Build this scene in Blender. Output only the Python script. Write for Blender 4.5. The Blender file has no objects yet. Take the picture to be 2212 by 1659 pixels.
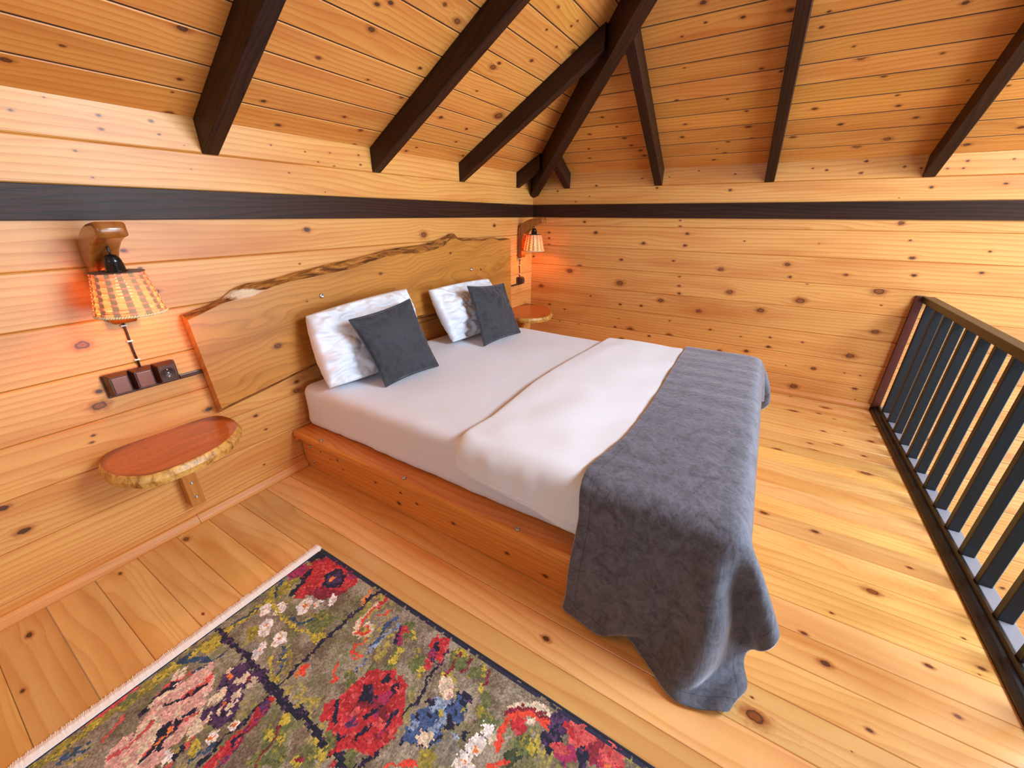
import bpy, bmesh, math, random
import numpy as np
from mathutils import Vector, Matrix, noise as mnoise

SC = bpy.context.scene
COL = SC.collection
random.seed(7)

# ------------------------------------------------------------------ camera, world, lights, exposure
cam_d = bpy.data.cameras.new('camera')
cam = bpy.data.objects.new('camera', cam_d)
COL.objects.link(cam)
cam_d.sensor_fit = 'HORIZONTAL'
cam_d.sensor_width = 36.0
cam_d.lens = 849.51 / 2212 * 36.0
cam_d.clip_start = 0.02
R_ = Vector((0.52323192, -0.85218438, 0.00318555))
U_ = Vector((0.33539333, 0.20936137, 0.91852008))
F_ = Vector((0.78341539, 0.47953061, -0.3953615))
cam.matrix_world = Matrix(((R_.x, U_.x, -F_.x, 0), (R_.y, U_.y, -F_.y, 0), (R_.z, U_.z, -F_.z, 1.3), (0, 0, 0, 1)))
SC.camera = cam

world = bpy.data.worlds.new('daylight')
SC.world = world
world.use_nodes = True
bg = world.node_tree.nodes['Background']
bg.inputs[0].default_value = (0.76, 0.88, 1.0, 1)
bg.inputs[1].default_value = 0.22

SC.view_settings.view_transform = 'Standard'
SC.view_settings.look = 'None'
SC.view_settings.gamma = 1.0
SC.view_settings.use_curve_mapping = False
SC.view_settings.exposure = 0.14
SC.cycles.max_bounces = 7
SC.cycles.diffuse_bounces = 4
SC.cycles.glossy_bounces = 3
SC.cycles.transmission_bounces = 4
SC.cycles.sample_clamp_indirect = 6.0
SC.cycles.caustics_reflective = False
SC.cycles.caustics_refractive = False


def area(name, loc, target, sx, sy, power, colour):
    d = bpy.data.lights.new(name, 'AREA')
    d.shape = 'RECTANGLE'
    d.size, d.size_y, d.energy, d.color = sx, sy, power, colour
    o = bpy.data.objects.new(name, d)
    o.location = loc
    o.rotation_euler = (Vector(target) - Vector(loc)).to_track_quat('-Z', 'Y').to_euler()
    COL.objects.link(o)
    return o


# the tall glazing of the open gable beyond the railing, and the small loft window behind the camera
area('gable_window_light', (1.7, -4.2, 0.3), (1.7, 1.0, 1.2), 3.4, 4.4, 400, (0.72, 0.88, 1.0))
area('roof_window_light', (2.2, -1.95, 2.38), (1.75, -0.35, 0.2), 2.0, 1.0, 265, (0.70, 0.87, 1.0))
area('loft_window_light', (-2.4, 0.2, 1.5), (1.5, 0.8, 0.6), 1.6, 1.2, 16, (0.85, 0.93, 1.0))


# ------------------------------------------------------------------ tagging and mesh helpers
def tag(o, label=None, cat=None, group=None, kind=None):
    if label: o['label'] = label
    if cat: o['category'] = cat
    if group: o['group'] = group
    if kind: o['kind'] = kind
    return o


def empty(name, loc=(0, 0, 0), parent=None):
    o = bpy.data.objects.new(name, None)
    o.empty_display_size = 0.05
    o.location = loc
    COL.objects.link(o)
    if parent: attach(o, parent)
    return o


def world_of(o):
    m = Matrix.LocRotScale(o.location, o.rotation_euler, o.scale)
    return world_of(o.parent) @ o.matrix_parent_inverse @ m if o.parent else m


def attach(o, parent):
    """make o a child of parent and leave it where it stands"""
    o.parent = parent
    o.matrix_parent_inverse = world_of(parent).inverted()
    return o


def link(name, me, mat=None, parent=None, smooth=False):
    o = bpy.data.objects.new(name, me)
    if mat:
        for m in (mat if isinstance(mat, (list, tuple)) else [mat]):
            me.materials.append(m)
    COL.objects.link(o)
    if smooth:
        me.polygons.foreach_set('use_smooth', [True] * len(me.polygons))
    if parent: attach(o, parent)
    return o


def mesh_obj(name, verts, faces, mat=None, parent=None, smooth=False, mats=None):
    me = bpy.data.meshes.new(name)
    me.from_pydata([tuple(v) for v in verts], [], faces)
    if mats is not None:
        me.polygons.foreach_set('material_index', mats)
    me.update()
    return link(name, me, mat, parent, smooth)


def bm_obj(name, bm, mat=None, parent=None, smooth=False):
    me = bpy.data.meshes.new(name)
    bmesh.ops.recalc_face_normals(bm, faces=bm.faces)
    bm.to_mesh(me)
    bm.free()
    return link(name, me, mat, parent, smooth)


def add_box(bm, lo, hi, bevel=0.0, seg=1, mat=None):
    lo, hi = Vector(lo), Vector(hi)
    r = bmesh.ops.create_cube(bm, size=1)
    vs = r['verts']
    for v in vs:
        v.co = Vector([lo[i] + (v.co[i] + 0.5) * (hi[i] - lo[i]) for i in range(3)])
    if bevel:
        es = list({e for v in vs for e in v.link_edges})
        bmesh.ops.bevel(bm, geom=es, offset=bevel, segments=seg, profile=0.5, affect='EDGES')
    return bm


def box_obj(name, lo, hi, mat, parent=None, bevel=0.003, seg=2):
    bm = bmesh.new()
    add_box(bm, lo, hi, bevel, seg)
    return bm_obj(name, bm, mat, parent)


def add_tube(bm, pts, rad, n=8, cap=True):
    pts = [Vector(p) for p in pts]
    rings = []
    side = None
    for i, p in enumerate(pts):
        t = (pts[min(i + 1, len(pts) - 1)] - pts[max(i - 1, 0)]).normalized()
        if side is None:
            side = t.cross(Vector((0.31, 0.17, 0.94)))
            if side.length < 0.05: side = t.cross(Vector((1, 0, 0)))
            side.normalize()
        side = (side - t * side.dot(t)).normalized()
        up = t.cross(side)
        r = rad[i] if isinstance(rad, (list, tuple)) else rad
        rings.append([bm.verts.new(p + (side * math.cos(a) + up * math.sin(a)) * r) for a in [2 * math.pi * k / n for k in range(n)]])
    for a, b in zip(rings, rings[1:]):
        for k in range(n):
            bm.faces.new((a[k], a[(k + 1) % n], b[(k + 1) % n], b[k]))
    if cap:
        bm.faces.new(rings[0][::-1])
        bm.faces.new(rings[-1])
    return bm


def add_lathe(bm, c, prof, n=20, axis=(0, 0, 1), cap=True):
    ax = Vector(axis).normalized()
    s = ax.cross(Vector((1, 0, 0)))
    if s.length < 0.1: s = ax.cross(Vector((0, 1, 0)))
    s.normalize()
    t = ax.cross(s)
    c = Vector(c)
    rings = []
    for r, h in prof:
        rings.append([bm.verts.new(c + ax * h + (s * math.cos(2 * math.pi * k / n) + t * math.sin(2 * math.pi * k / n)) * r) for k in range(n)])
    for a, b in zip(rings, rings[1:]):
        for k in range(n):
            bm.faces.new((a[k], a[(k + 1) % n], b[(k + 1) % n], b[k]))
    if cap:
        bm.faces.new(rings[0][::-1])
        bm.faces.new(rings[-1])
    return bm


def bolt(parent, c, axis, r=0.008, name='bolt'):
    bm = bmesh.new()
    add_lathe(bm, c, [(r, 0), (r, r * 0.35), (r * 0.75, r * 0.6), (r * 0.45, r * 0.6), (r * 0.35, r * 0.4), (0.0003, r * 0.4)], 14, axis)
    return bm_obj(name, bm, M['steel'], parent, True)


# ------------------------------------------------------------------ materials
M = {}


class NT:
    def __init__(self, name):
        self.m = bpy.data.materials.new(name)
        self.m.use_nodes = True
        self.t = self.m.node_tree
        self.b = self.t.nodes['Principled BSDF']
        M[name] = self.m

    def n(self, ty, **kw):
        x = self.t.nodes.new(ty)
        for k, v in kw.items(): setattr(x, k, v)
        return x

    def put(self, sock, v):
        if isinstance(v, bpy.types.NodeSocket): self.t.links.new(v, sock)
        elif v is not None: sock.default_value = v

    def math(self, op, a, b=None, c=None, clamp=False):
        x = self.n('ShaderNodeMath', operation=op, use_clamp=clamp)
        self.put(x.inputs[0], a)
        self.put(x.inputs[1], b)
        self.put(x.inputs[2], c)
        return x.outputs[0]

    def comb(self, x, y, z=0.0):
        k = self.n('ShaderNodeCombineXYZ')
        for i, v in enumerate((x, y, z)): self.put(k.inputs[i], v)
        return k.outputs[0]

    def noise(self, vec, scale=1.0, detail=2.0, rough=0.5, dist=0.0):
        x = self.n('ShaderNodeTexNoise')
        self.put(x.inputs['Vector'], vec)
        x.inputs['Scale'].default_value = scale
        x.inputs['Detail'].default_value = detail
        x.inputs['Roughness'].default_value = rough
        x.inputs['Distortion'].default_value = dist
        return x.outputs['Fac']

    def mix(self, f, a, b, kind='MIX'):
        x = self.n('ShaderNodeMix', data_type='RGBA', blend_type=kind)
        self.put(x.inputs[0], f)
        self.put(x.inputs[6], a)
        self.put(x.inputs[7], b)
        return x.outputs[2]

    def ramp(self, f, stops):
        x = self.n('ShaderNodeValToRGB')
        el = x.color_ramp.elements
        while len(el) < len(stops): el.new(0.5)
        for e, (p, c) in zip(el, stops):
            e.position = p
            e.color = (*c, 1) if len(c) == 3 else c
        self.put(x.inputs[0], f)
        return x.outputs[0]

    def sep(self, v):
        x = self.n('ShaderNodeSeparateXYZ')
        self.put(x.inputs[0], v)
        return x.outputs

    def uv(self, name):
        return self.n('ShaderNodeUVMap', uv_map=name).outputs[0]

    def bump(self, h, strength=0.3, dist=0.002):
        x = self.n('ShaderNodeBump')
        x.inputs['Strength'].default_value = strength
        x.inputs['Distance'].default_value = dist
        self.put(x.inputs['Height'], h)
        self.t.links.new(x.outputs[0], self.b.inputs['Normal'])
        return x.outputs[0]

    def set(self, **kw):
        for k, v in kw.items(): self.put(self.b.inputs[k.replace('_', ' ')], v)


def srgb(r, g, b):
    return tuple(((x / 255 / 12.92) if x / 255 <= 0.04045 else ((x / 255 + 0.055) / 1.055) ** 2.4) for x in (r, g, b)) + (1,)


def plain(name, col, rough=0.5, metal=0.0, spec=0.5, **kw):
    t = NT(name)
    t.set(Base_Color=col, Roughness=rough, Metallic=metal)
    t.b.inputs['Specular IOR Level'].default_value = spec
    t.set(**kw)
    return t


def wood(name, early, late, halo, core, rough=0.42, ring_f=40.0, warp=7.0, coat=0.0, mode='uv', ring_amt=0.72, swirl=1.0, bstr=0.12, tone=None):
    """Sawn timber: growth-ring contours bent round the knots, pores, broad colour drift, knots where the mesh says."""
    t = NT(name)
    if mode == 'uv':
        g = t.sep(t.uv('grain'))
        u, v = g[0], g[1]
        k = t.sep(t.uv('knot'))
        p = t.sep(t.uv('kpar'))
        r = p[0]
        jit = t.noise(t.comb(t.math('MULTIPLY', u, 60), t.math('MULTIPLY', v, 60)), 1, 1)
        j2 = t.math('MULTIPLY_ADD', jit, 0.7, 0.65)
        a = t.math('DIVIDE', k[0], t.math('MULTIPLY', r, 1.15))
        b = t.math('DIVIDE', k[1], t.math('MULTIPLY', r, 0.72))
        q = t.math('MULTIPLY', t.math('SQRT', t.math('ADD', t.math('MULTIPLY', a, a), t.math('MULTIPLY', b, b))), j2)
        w = t.math('EXPONENT', t.math('MULTIPLY', t.math('MULTIPLY', q, q), -0.07))
        v2 = t.math('SUBTRACT', v, t.math('MULTIPLY', t.math('MULTIPLY', k[1], w), 0.75))
    else:
        tc = t.n('ShaderNodeTexCoord').outputs['Object']
        s = t.sep(tc)
        ax = {'x': (0, 1, 2), 'y': (1, 0, 2), 'z': (2, 0, 1)}[mode]
        u = s[ax[0]]
        v = t.math('ADD', s[ax[1]], t.math('MULTIPLY', s[ax[2]], 0.83))
        v2, q = v, None
    n1 = t.noise(t.comb(t.math('MULTIPLY', u, 0.7 * swirl), t.math('MULTIPLY', v2, 4.2)), 1, 2, 0.5, 0.3)
    rnd = t.n('ShaderNodeObjectInfo').outputs['Random']
    wv = t.math('MULTIPLY_ADD', t.math('MULTIPLY', rnd, rnd), warp * 1.7, warp * 0.45)
    phi = t.math('ADD', t.math('MULTIPLY', v2, ring_f), t.math('MULTIPLY', n1, wv))
    ring = t.math('FRACT', phi)
    late_f = t.math('POWER', ring, 2.6)
    fall = t.math('SUBTRACT', 1.0, t.math('SMOOTH_MIN', 1.0, t.math('MAXIMUM', t.math('MULTIPLY', t.math('SUBTRACT', ring, 0.9), 10.0), 0.0), 0.05))
    late_f = t.math('MULTIPLY', late_f, fall)
    fib = t.noise(t.comb(t.math('MULTIPLY', u, 7), t.math('MULTIPLY', v2, 260)), 1, 2)
    drift = t.noise(t.comb(t.math('MULTIPLY', u, 1.3), t.math('MULTIPLY', v2, 9)), 1, 2)
    c = t.mix(t.math('MULTIPLY', late_f, ring_amt), early, late)
    c = t.mix(t.math('MULTIPLY', t.math('MAXIMUM', t.math('SUBTRACT', drift, 0.46), 0.0), 2.3, clamp=True), c, late)
    c = t.mix(t.math('MULTIPLY_ADD', fib, 0.36, -0.06, clamp=True), c, late)
    if q is not None:
        dq = t.math('SUBTRACT', q, 1.0)
        h = t.math('EXPONENT', t.math('MULTIPLY', t.math('MULTIPLY', dq, dq), -1.6))
        c = t.mix(t.math('MULTIPLY', h, 0.75), c, halo)
        bb = t.math('DIVIDE', b, 0.34)
        st = t.math('MULTIPLY', t.math('EXPONENT', t.math('MULTIPLY', t.math('MULTIPLY', bb, bb), -1.0)),
                    t.math('EXPONENT', t.math('MULTIPLY', t.math('ABSOLUTE', a), -0.33)))
        c = t.mix(t.math('MULTIPLY', st, 0.5), c, halo)
        cf = t.math('MULTIPLY_ADD', q, -5.0, 5.3, clamp=True)
        kr = t.math('MULTIPLY_ADD', t.math('SINE', t.math('MULTIPLY', q, 13.0)), 0.25, 0.3, clamp=True)
        rim = t.math('EXPONENT', t.math('MULTIPLY', t.math('MULTIPLY', t.math('SUBTRACT', q, 0.85), t.math('SUBTRACT', q, 0.85)), -30))
        lightk = t.mix(p[1], core, halo)
        kc = t.mix(t.math('MULTIPLY', kr, 0.6), lightk, core)
        kc = t.mix(rim, kc, core)
        c = t.mix(t.math('MULTIPLY', cf, 0.93), c, kc)
    oc = t.n('ShaderNodeObjectInfo').outputs['Color']
    c = t.mix(1.0, c, oc, 'MULTIPLY')
    t.set(Base_Color=c, Roughness=t.math('MULTIPLY_ADD', fib, 0.18, rough - 0.09))
    t.b.inputs['Coat Weight'].default_value = coat
    t.b.inputs['Coat Roughness'].default_value = 0.22
    t.bump(t.math('ADD', fib, t.math('MULTIPLY', late_f, 0.6)), bstr, 0.0012)
    return t


KN_H, KN_C = srgb(156, 84, 34), srgb(66, 36, 22)
wood('pine_wall', srgb(222, 165, 95), srgb(190, 109, 45), KN_H, KN_C, 0.42, coat=0.05)
wood('pine_ceiling', srgb(220, 154, 76), srgb(184, 98, 34), KN_H, KN_C, 0.45)
wood('pine_floor', srgb(238, 190, 120), srgb(202, 126, 54), srgb(160, 76, 24), KN_C, 0.3, coat=0.2, ring_f=20, warp=9, ring_amt=0.55)
wood('pine_bed', srgb(224, 148, 68), srgb(190, 100, 34), srgb(120, 50, 14), KN_C, 0.36, coat=0.2)
wood('walnut_stain', srgb(58, 30, 17), srgb(17, 10, 8), srgb(20, 12, 10), srgb(12, 8, 8), 0.44, ring_amt=0.9)
M['walnut_stain'].node_tree.nodes['Principled BSDF'].inputs['Specular IOR Level'].default_value = 0.22
wood('oak_slab', srgb(194, 130, 56), srgb(138, 80, 26), srgb(120, 66, 22), srgb(60, 32, 14), 0.36, ring_f=30, warp=11, swirl=2.0, coat=0.15, ring_amt=0.6)
wood('sconce_wood', srgb(158, 92, 34), srgb(118, 62, 20), KN_H, KN_C, 0.22, ring_f=26, warp=4, coat=0.5, mode='z')
wood('bracket_wood', srgb(196, 128, 56), srgb(160, 92, 34), KN_H, KN_C, 0.36, mode='z')
wood('moulding_wood', srgb(216, 146, 72), srgb(188, 106, 42), KN_H, KN_C, 0.5, mode='x')
wood('moulding_wood_across', srgb(216, 146, 72), srgb(188, 106, 42), KN_H, KN_C, 0.5, mode='y')
plain('steel', srgb(190, 190, 188), 0.3, 1.0)
plain('black_plastic', srgb(16, 17, 20), 0.22)
plain('cord_brown', srgb(44, 26, 20), 0.5)
plain('clip_white', srgb(225, 215, 205), 0.5)
plain('switch_brown', srgb(72, 36, 24), 0.28, spec=0.6)
plain('switch_panel', srgb(116, 70, 56), 0.25, spec=0.6)
plain('socket_dark', srgb(60, 44, 36), 0.45)
plain('rail_dark', srgb(25, 17, 12), 0.36)
plain('rail_metal', srgb(18, 19, 23), 0.4)
plain('rail_lit_grey', srgb(120, 120, 130), 0.45)  # window light on the bottom rail put into its colour as lighter grey
plain('red_stain', srgb(78, 28, 12), 0.4)
plain('orange_plug', srgb(255, 120, 30), 0.4)


def bark_mat():
    t = NT('shelf_top')
    g = t.sep(t.n('ShaderNodeTexCoord').outputs['Generated'])
    o = t.n('ShaderNodeTexCoord').outputs['Object']
    so = t.sep(o)
    a, b = t.math('MULTIPLY_ADD', g[0], 2.0, -1.0), t.math('MULTIPLY_ADD', g[1], 2.0, -1.0)
    wob = t.noise(o, 9, 3)
    d = t.math('ADD', t.math('SQRT', t.math('ADD', t.math('MULTIPLY', a, a), t.math('MULTIPLY', b, b))), t.math('MULTIPLY', t.math('SUBTRACT', wob, 0.5), 0.35))
    ring = t.math('POWER', t.math('FRACT', t.math('MULTIPLY', d, 9.0)), 2.0)
    streak = t.noise(t.comb(t.math('MULTIPLY', so[0], 5), t.math('MULTIPLY', so[1], 26)), 1, 3, 0.6, 0.8)
    c = t.mix(t.math('MULTIPLY', ring, 0.35), srgb(184, 104, 44), srgb(142, 66, 22))
    c = t.mix(t.math('MULTIPLY_ADD', streak, 1.6, -0.6, clamp=True), c, srgb(136, 68, 26))
    c = t.mix(t.math('MULTIPLY_ADD', t.noise(t.comb(t.math('MULTIPLY', so[0], 10), t.math('MULTIPLY', so[1], 34)), 1, 2), 9.0, -6.2, clamp=True), c, srgb(74, 36, 18))
    c = t.mix(t.math('MULTIPLY_ADD', d, 9.0, -8.6, clamp=True), c, srgb(120, 56, 22))
    t.set(Base_Color=c, Roughness=0.34)
    t.b.inputs['Coat Weight'].default_value = 0.25
    t = NT('live_edge')
    o = t.n('ShaderNodeTexCoord').outputs['Object']
    s = t.sep(o)
    v = t.comb(t.math('MULTIPLY', s[0], 9), t.math('MULTIPLY', s[1], 40), t.math('MULTIPLY', s[2], 40))
    n = t.noise(v, 1, 4, 0.6, 0.6)
    c = t.ramp(n, [(0.3, srgb(44, 25, 12)[:3]), (0.45, srgb(120, 72, 30)[:3]), (0.58, srgb(178, 118, 50)[:3]), (0.72, srgb(204, 156, 84)[:3])])
    e1, e2 = t.math('DIVIDE', t.math('SUBTRACT', s[0], 0.875), 0.085), t.math('DIVIDE', t.math('SUBTRACT', s[2], 0.975), 0.02)
    sc_ = t.math('ADD', t.math('SUBTRACT', 1.2, t.math('ADD', t.math('MULTIPLY', e1, e1), t.math('MULTIPLY', e2, e2))), t.math('MULTIPLY', t.math('SUBTRACT', n, 0.5), 3.0))
    c = t.mix(t.math('MULTIPLY', sc_, 1.5, clamp=True), c, srgb(222, 200, 170))
    t.set(Base_Color=c, Roughness=0.5)
    t.bump(n, 0.6, 0.01)
    t2 = NT('shelf_edge')
    o = t2.n('ShaderNodeTexCoord').outputs['Object']
    s = t2.sep(o)
    v = t2.comb(t2.math('MULTIPLY', s[0], 28), t2.math('MULTIPLY', s[1], 28), t2.math('MULTIPLY', s[2], 14))
    n = t2.noise(v, 1.6, 4, 0.6, 0.4)
    c = t2.ramp(n, [(0.24, srgb(52, 32, 14)[:3]), (0.36, srgb(150, 98, 40)[:3]), (0.55, srgb(206, 152, 74)[:3]), (0.75, srgb(222, 178, 104)[:3])])
    t2.set(Base_Color=c, Roughness=0.38)
    t2.bump(n, 0.4, 0.006)


bark_mat()


def fabric(name, col, rough=0.85, scale=900, sheen=0.2, bstr=0.1, wr=0.0):
    t = NT(name)
    o = t.n('ShaderNodeTexCoord').outputs['Object']
    n = t.noise(o, scale, 1)
    t.set(Base_Color=col, Roughness=rough)
    t.b.inputs['Sheen Weight'].default_value = sheen
    h = n
    if wr:
        w = t.noise(o, 7, 4, 0.55, 1.2)
        h = t.math('ADD', t.math('MULTIPLY', n, 0.05), t.math('MULTIPLY', w, wr))
        t.bump(h, 0.5, 0.02)
    else:
        t.bump(h, bstr, 0.0008)
    return t


fabric('linen_white', srgb(224, 230, 244), wr=0.18)
fabric('pillow_white', srgb(228, 232, 242), wr=0.3)
fabric('duvet_white', srgb(228, 234, 246), wr=0.12)


def velvet(name, dark, light, sc, hem=False):
    t = NT(name)
    o = t.n('ShaderNodeTexCoord').outputs['Object']
    s = t.sep(o)
    a = t.noise(o, sc, 5, 0.62, 1.4)
    b = t.noise(o, sc * 5, 3, 0.6, 0.8)
    f = t.math('ADD', t.math('MULTIPLY', a, 0.65), t.math('MULTIPLY', b, 0.35))
    c = t.ramp(f, [(0.32, dark[:3]), (0.6, light[:3]), (0.75, light[:3])])
    hl = 0.0
    if hem:                                # turned and stitched hem, measured from the cloth's edges
        d = t.sep(t.uv('hem'))
        e = t.math('MULTIPLY', t.math('SUBTRACT', t.math('MINIMUM', d[0], d[1]), 0.036), 700.0)
        hl = t.math('EXPONENT', t.math('MULTIPLY', t.math('MULTIPLY', e, e), -1.0))
        c = t.mix(t.math('MULTIPLY', hl, 0.55), c, srgb(40, 38, 42))
    t.set(Base_Color=c, Roughness=0.8)
    t.b.inputs['Sheen Weight'].default_value = 0.5 if 'cushion' in name else 1.0
    t.b.inputs['Sheen Roughness'].default_value = 0.35
    t.b.inputs['Sheen Tint'].default_value = (0.8, 0.85, 1, 1)
    cr = t.noise(t.comb(t.math('MULTIPLY', s[0], 42), t.math('MULTIPLY', s[1], 42), t.math('MULTIPLY', s[2], 5)), 1, 3, 0.5, 0.4)
    t.bump(t.math('ADD', t.math('ADD', f, t.math('MULTIPLY', cr, 1.8 if hem else 0.9)), t.math('MULTIPLY', t.noise(o, 1200, 1), 0.06)), 0.3, 0.006)


velvet('throw_velvet', srgb(58, 57, 64), srgb(98, 99, 112), 17, True)
velvet('cushion_velvet', srgb(40, 41, 47), srgb(56, 57, 64), 6)


def shade_mats():
    t = NT('shade_weave')
    t.set(Base_Color=srgb(240, 180, 140), Roughness=0.6)
    tr = t.n('ShaderNodeBsdfTranslucent')
    tr.inputs[0].default_value = srgb(255, 128, 78)
    mx = t.n('ShaderNodeMixShader')
    mx.inputs[0].default_value = 0.4
    out = t.t.nodes['Material Output']
    t.t.links.new(t.b.outputs[0], mx.inputs[1])
    t.t.links.new(tr.outputs[0], mx.inputs[2])
    t.t.links.new(mx.outputs[0], out.inputs[0])
    plain('shade_stake', srgb(170, 135, 95), 0.6)
    plain('shade_rim', srgb(226, 206, 160), 0.6)
    plain('shade_disc', srgb(96, 78, 68), 0.5)
    e = NT('bulb_glow')
    e.set(Base_Color=(1, 0.6, 0.3, 1), Emission_Color=(1, 0.42, 0.14, 1), Emission_Strength=4.0)


shade_mats()


def rug_mats():
    t = NT('rug_pile')
    c = t.n('ShaderNodeVertexColor', layer_name='weave').outputs[0]
    o = t.n('ShaderNodeTexCoord').outputs['Object']
    n = t.noise(o, 160, 3, 0.7)
    n2 = t.noise(o, 700, 1)
    c = t.mix(1.0, c, t.ramp(n, [(0.3, (0.6, 0.6, 0.63)), (0.7, (1.6, 1.58, 1.55))]), 'MULTIPLY')
    t.set(Base_Color=c, Roughness=0.9)
    t.bump(t.math('ADD', n, n2), 0.5, 0.002)
    fabric('rug_fringe', srgb(250, 248, 246), 0.9, 500)
    fabric('rug_binding', srgb(30, 28, 40), 0.9, 500)


rug_mats()


# ------------------------------------------------------------------ the timber shell: every board its own object
YW, XW = 1.959, 3.566            # headboard wall and the wall it meets
EAVE, PITCH = 1.632, math.radians(30.3)
CS, SN, TN = math.cos(PITCH), math.sin(PITCH), math.tan(PITCH)
YS, XS = -3.6, -2.2              # far ends of the two walls, out of the picture
YC = (YW + YS) / 2               # ridge line

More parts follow.
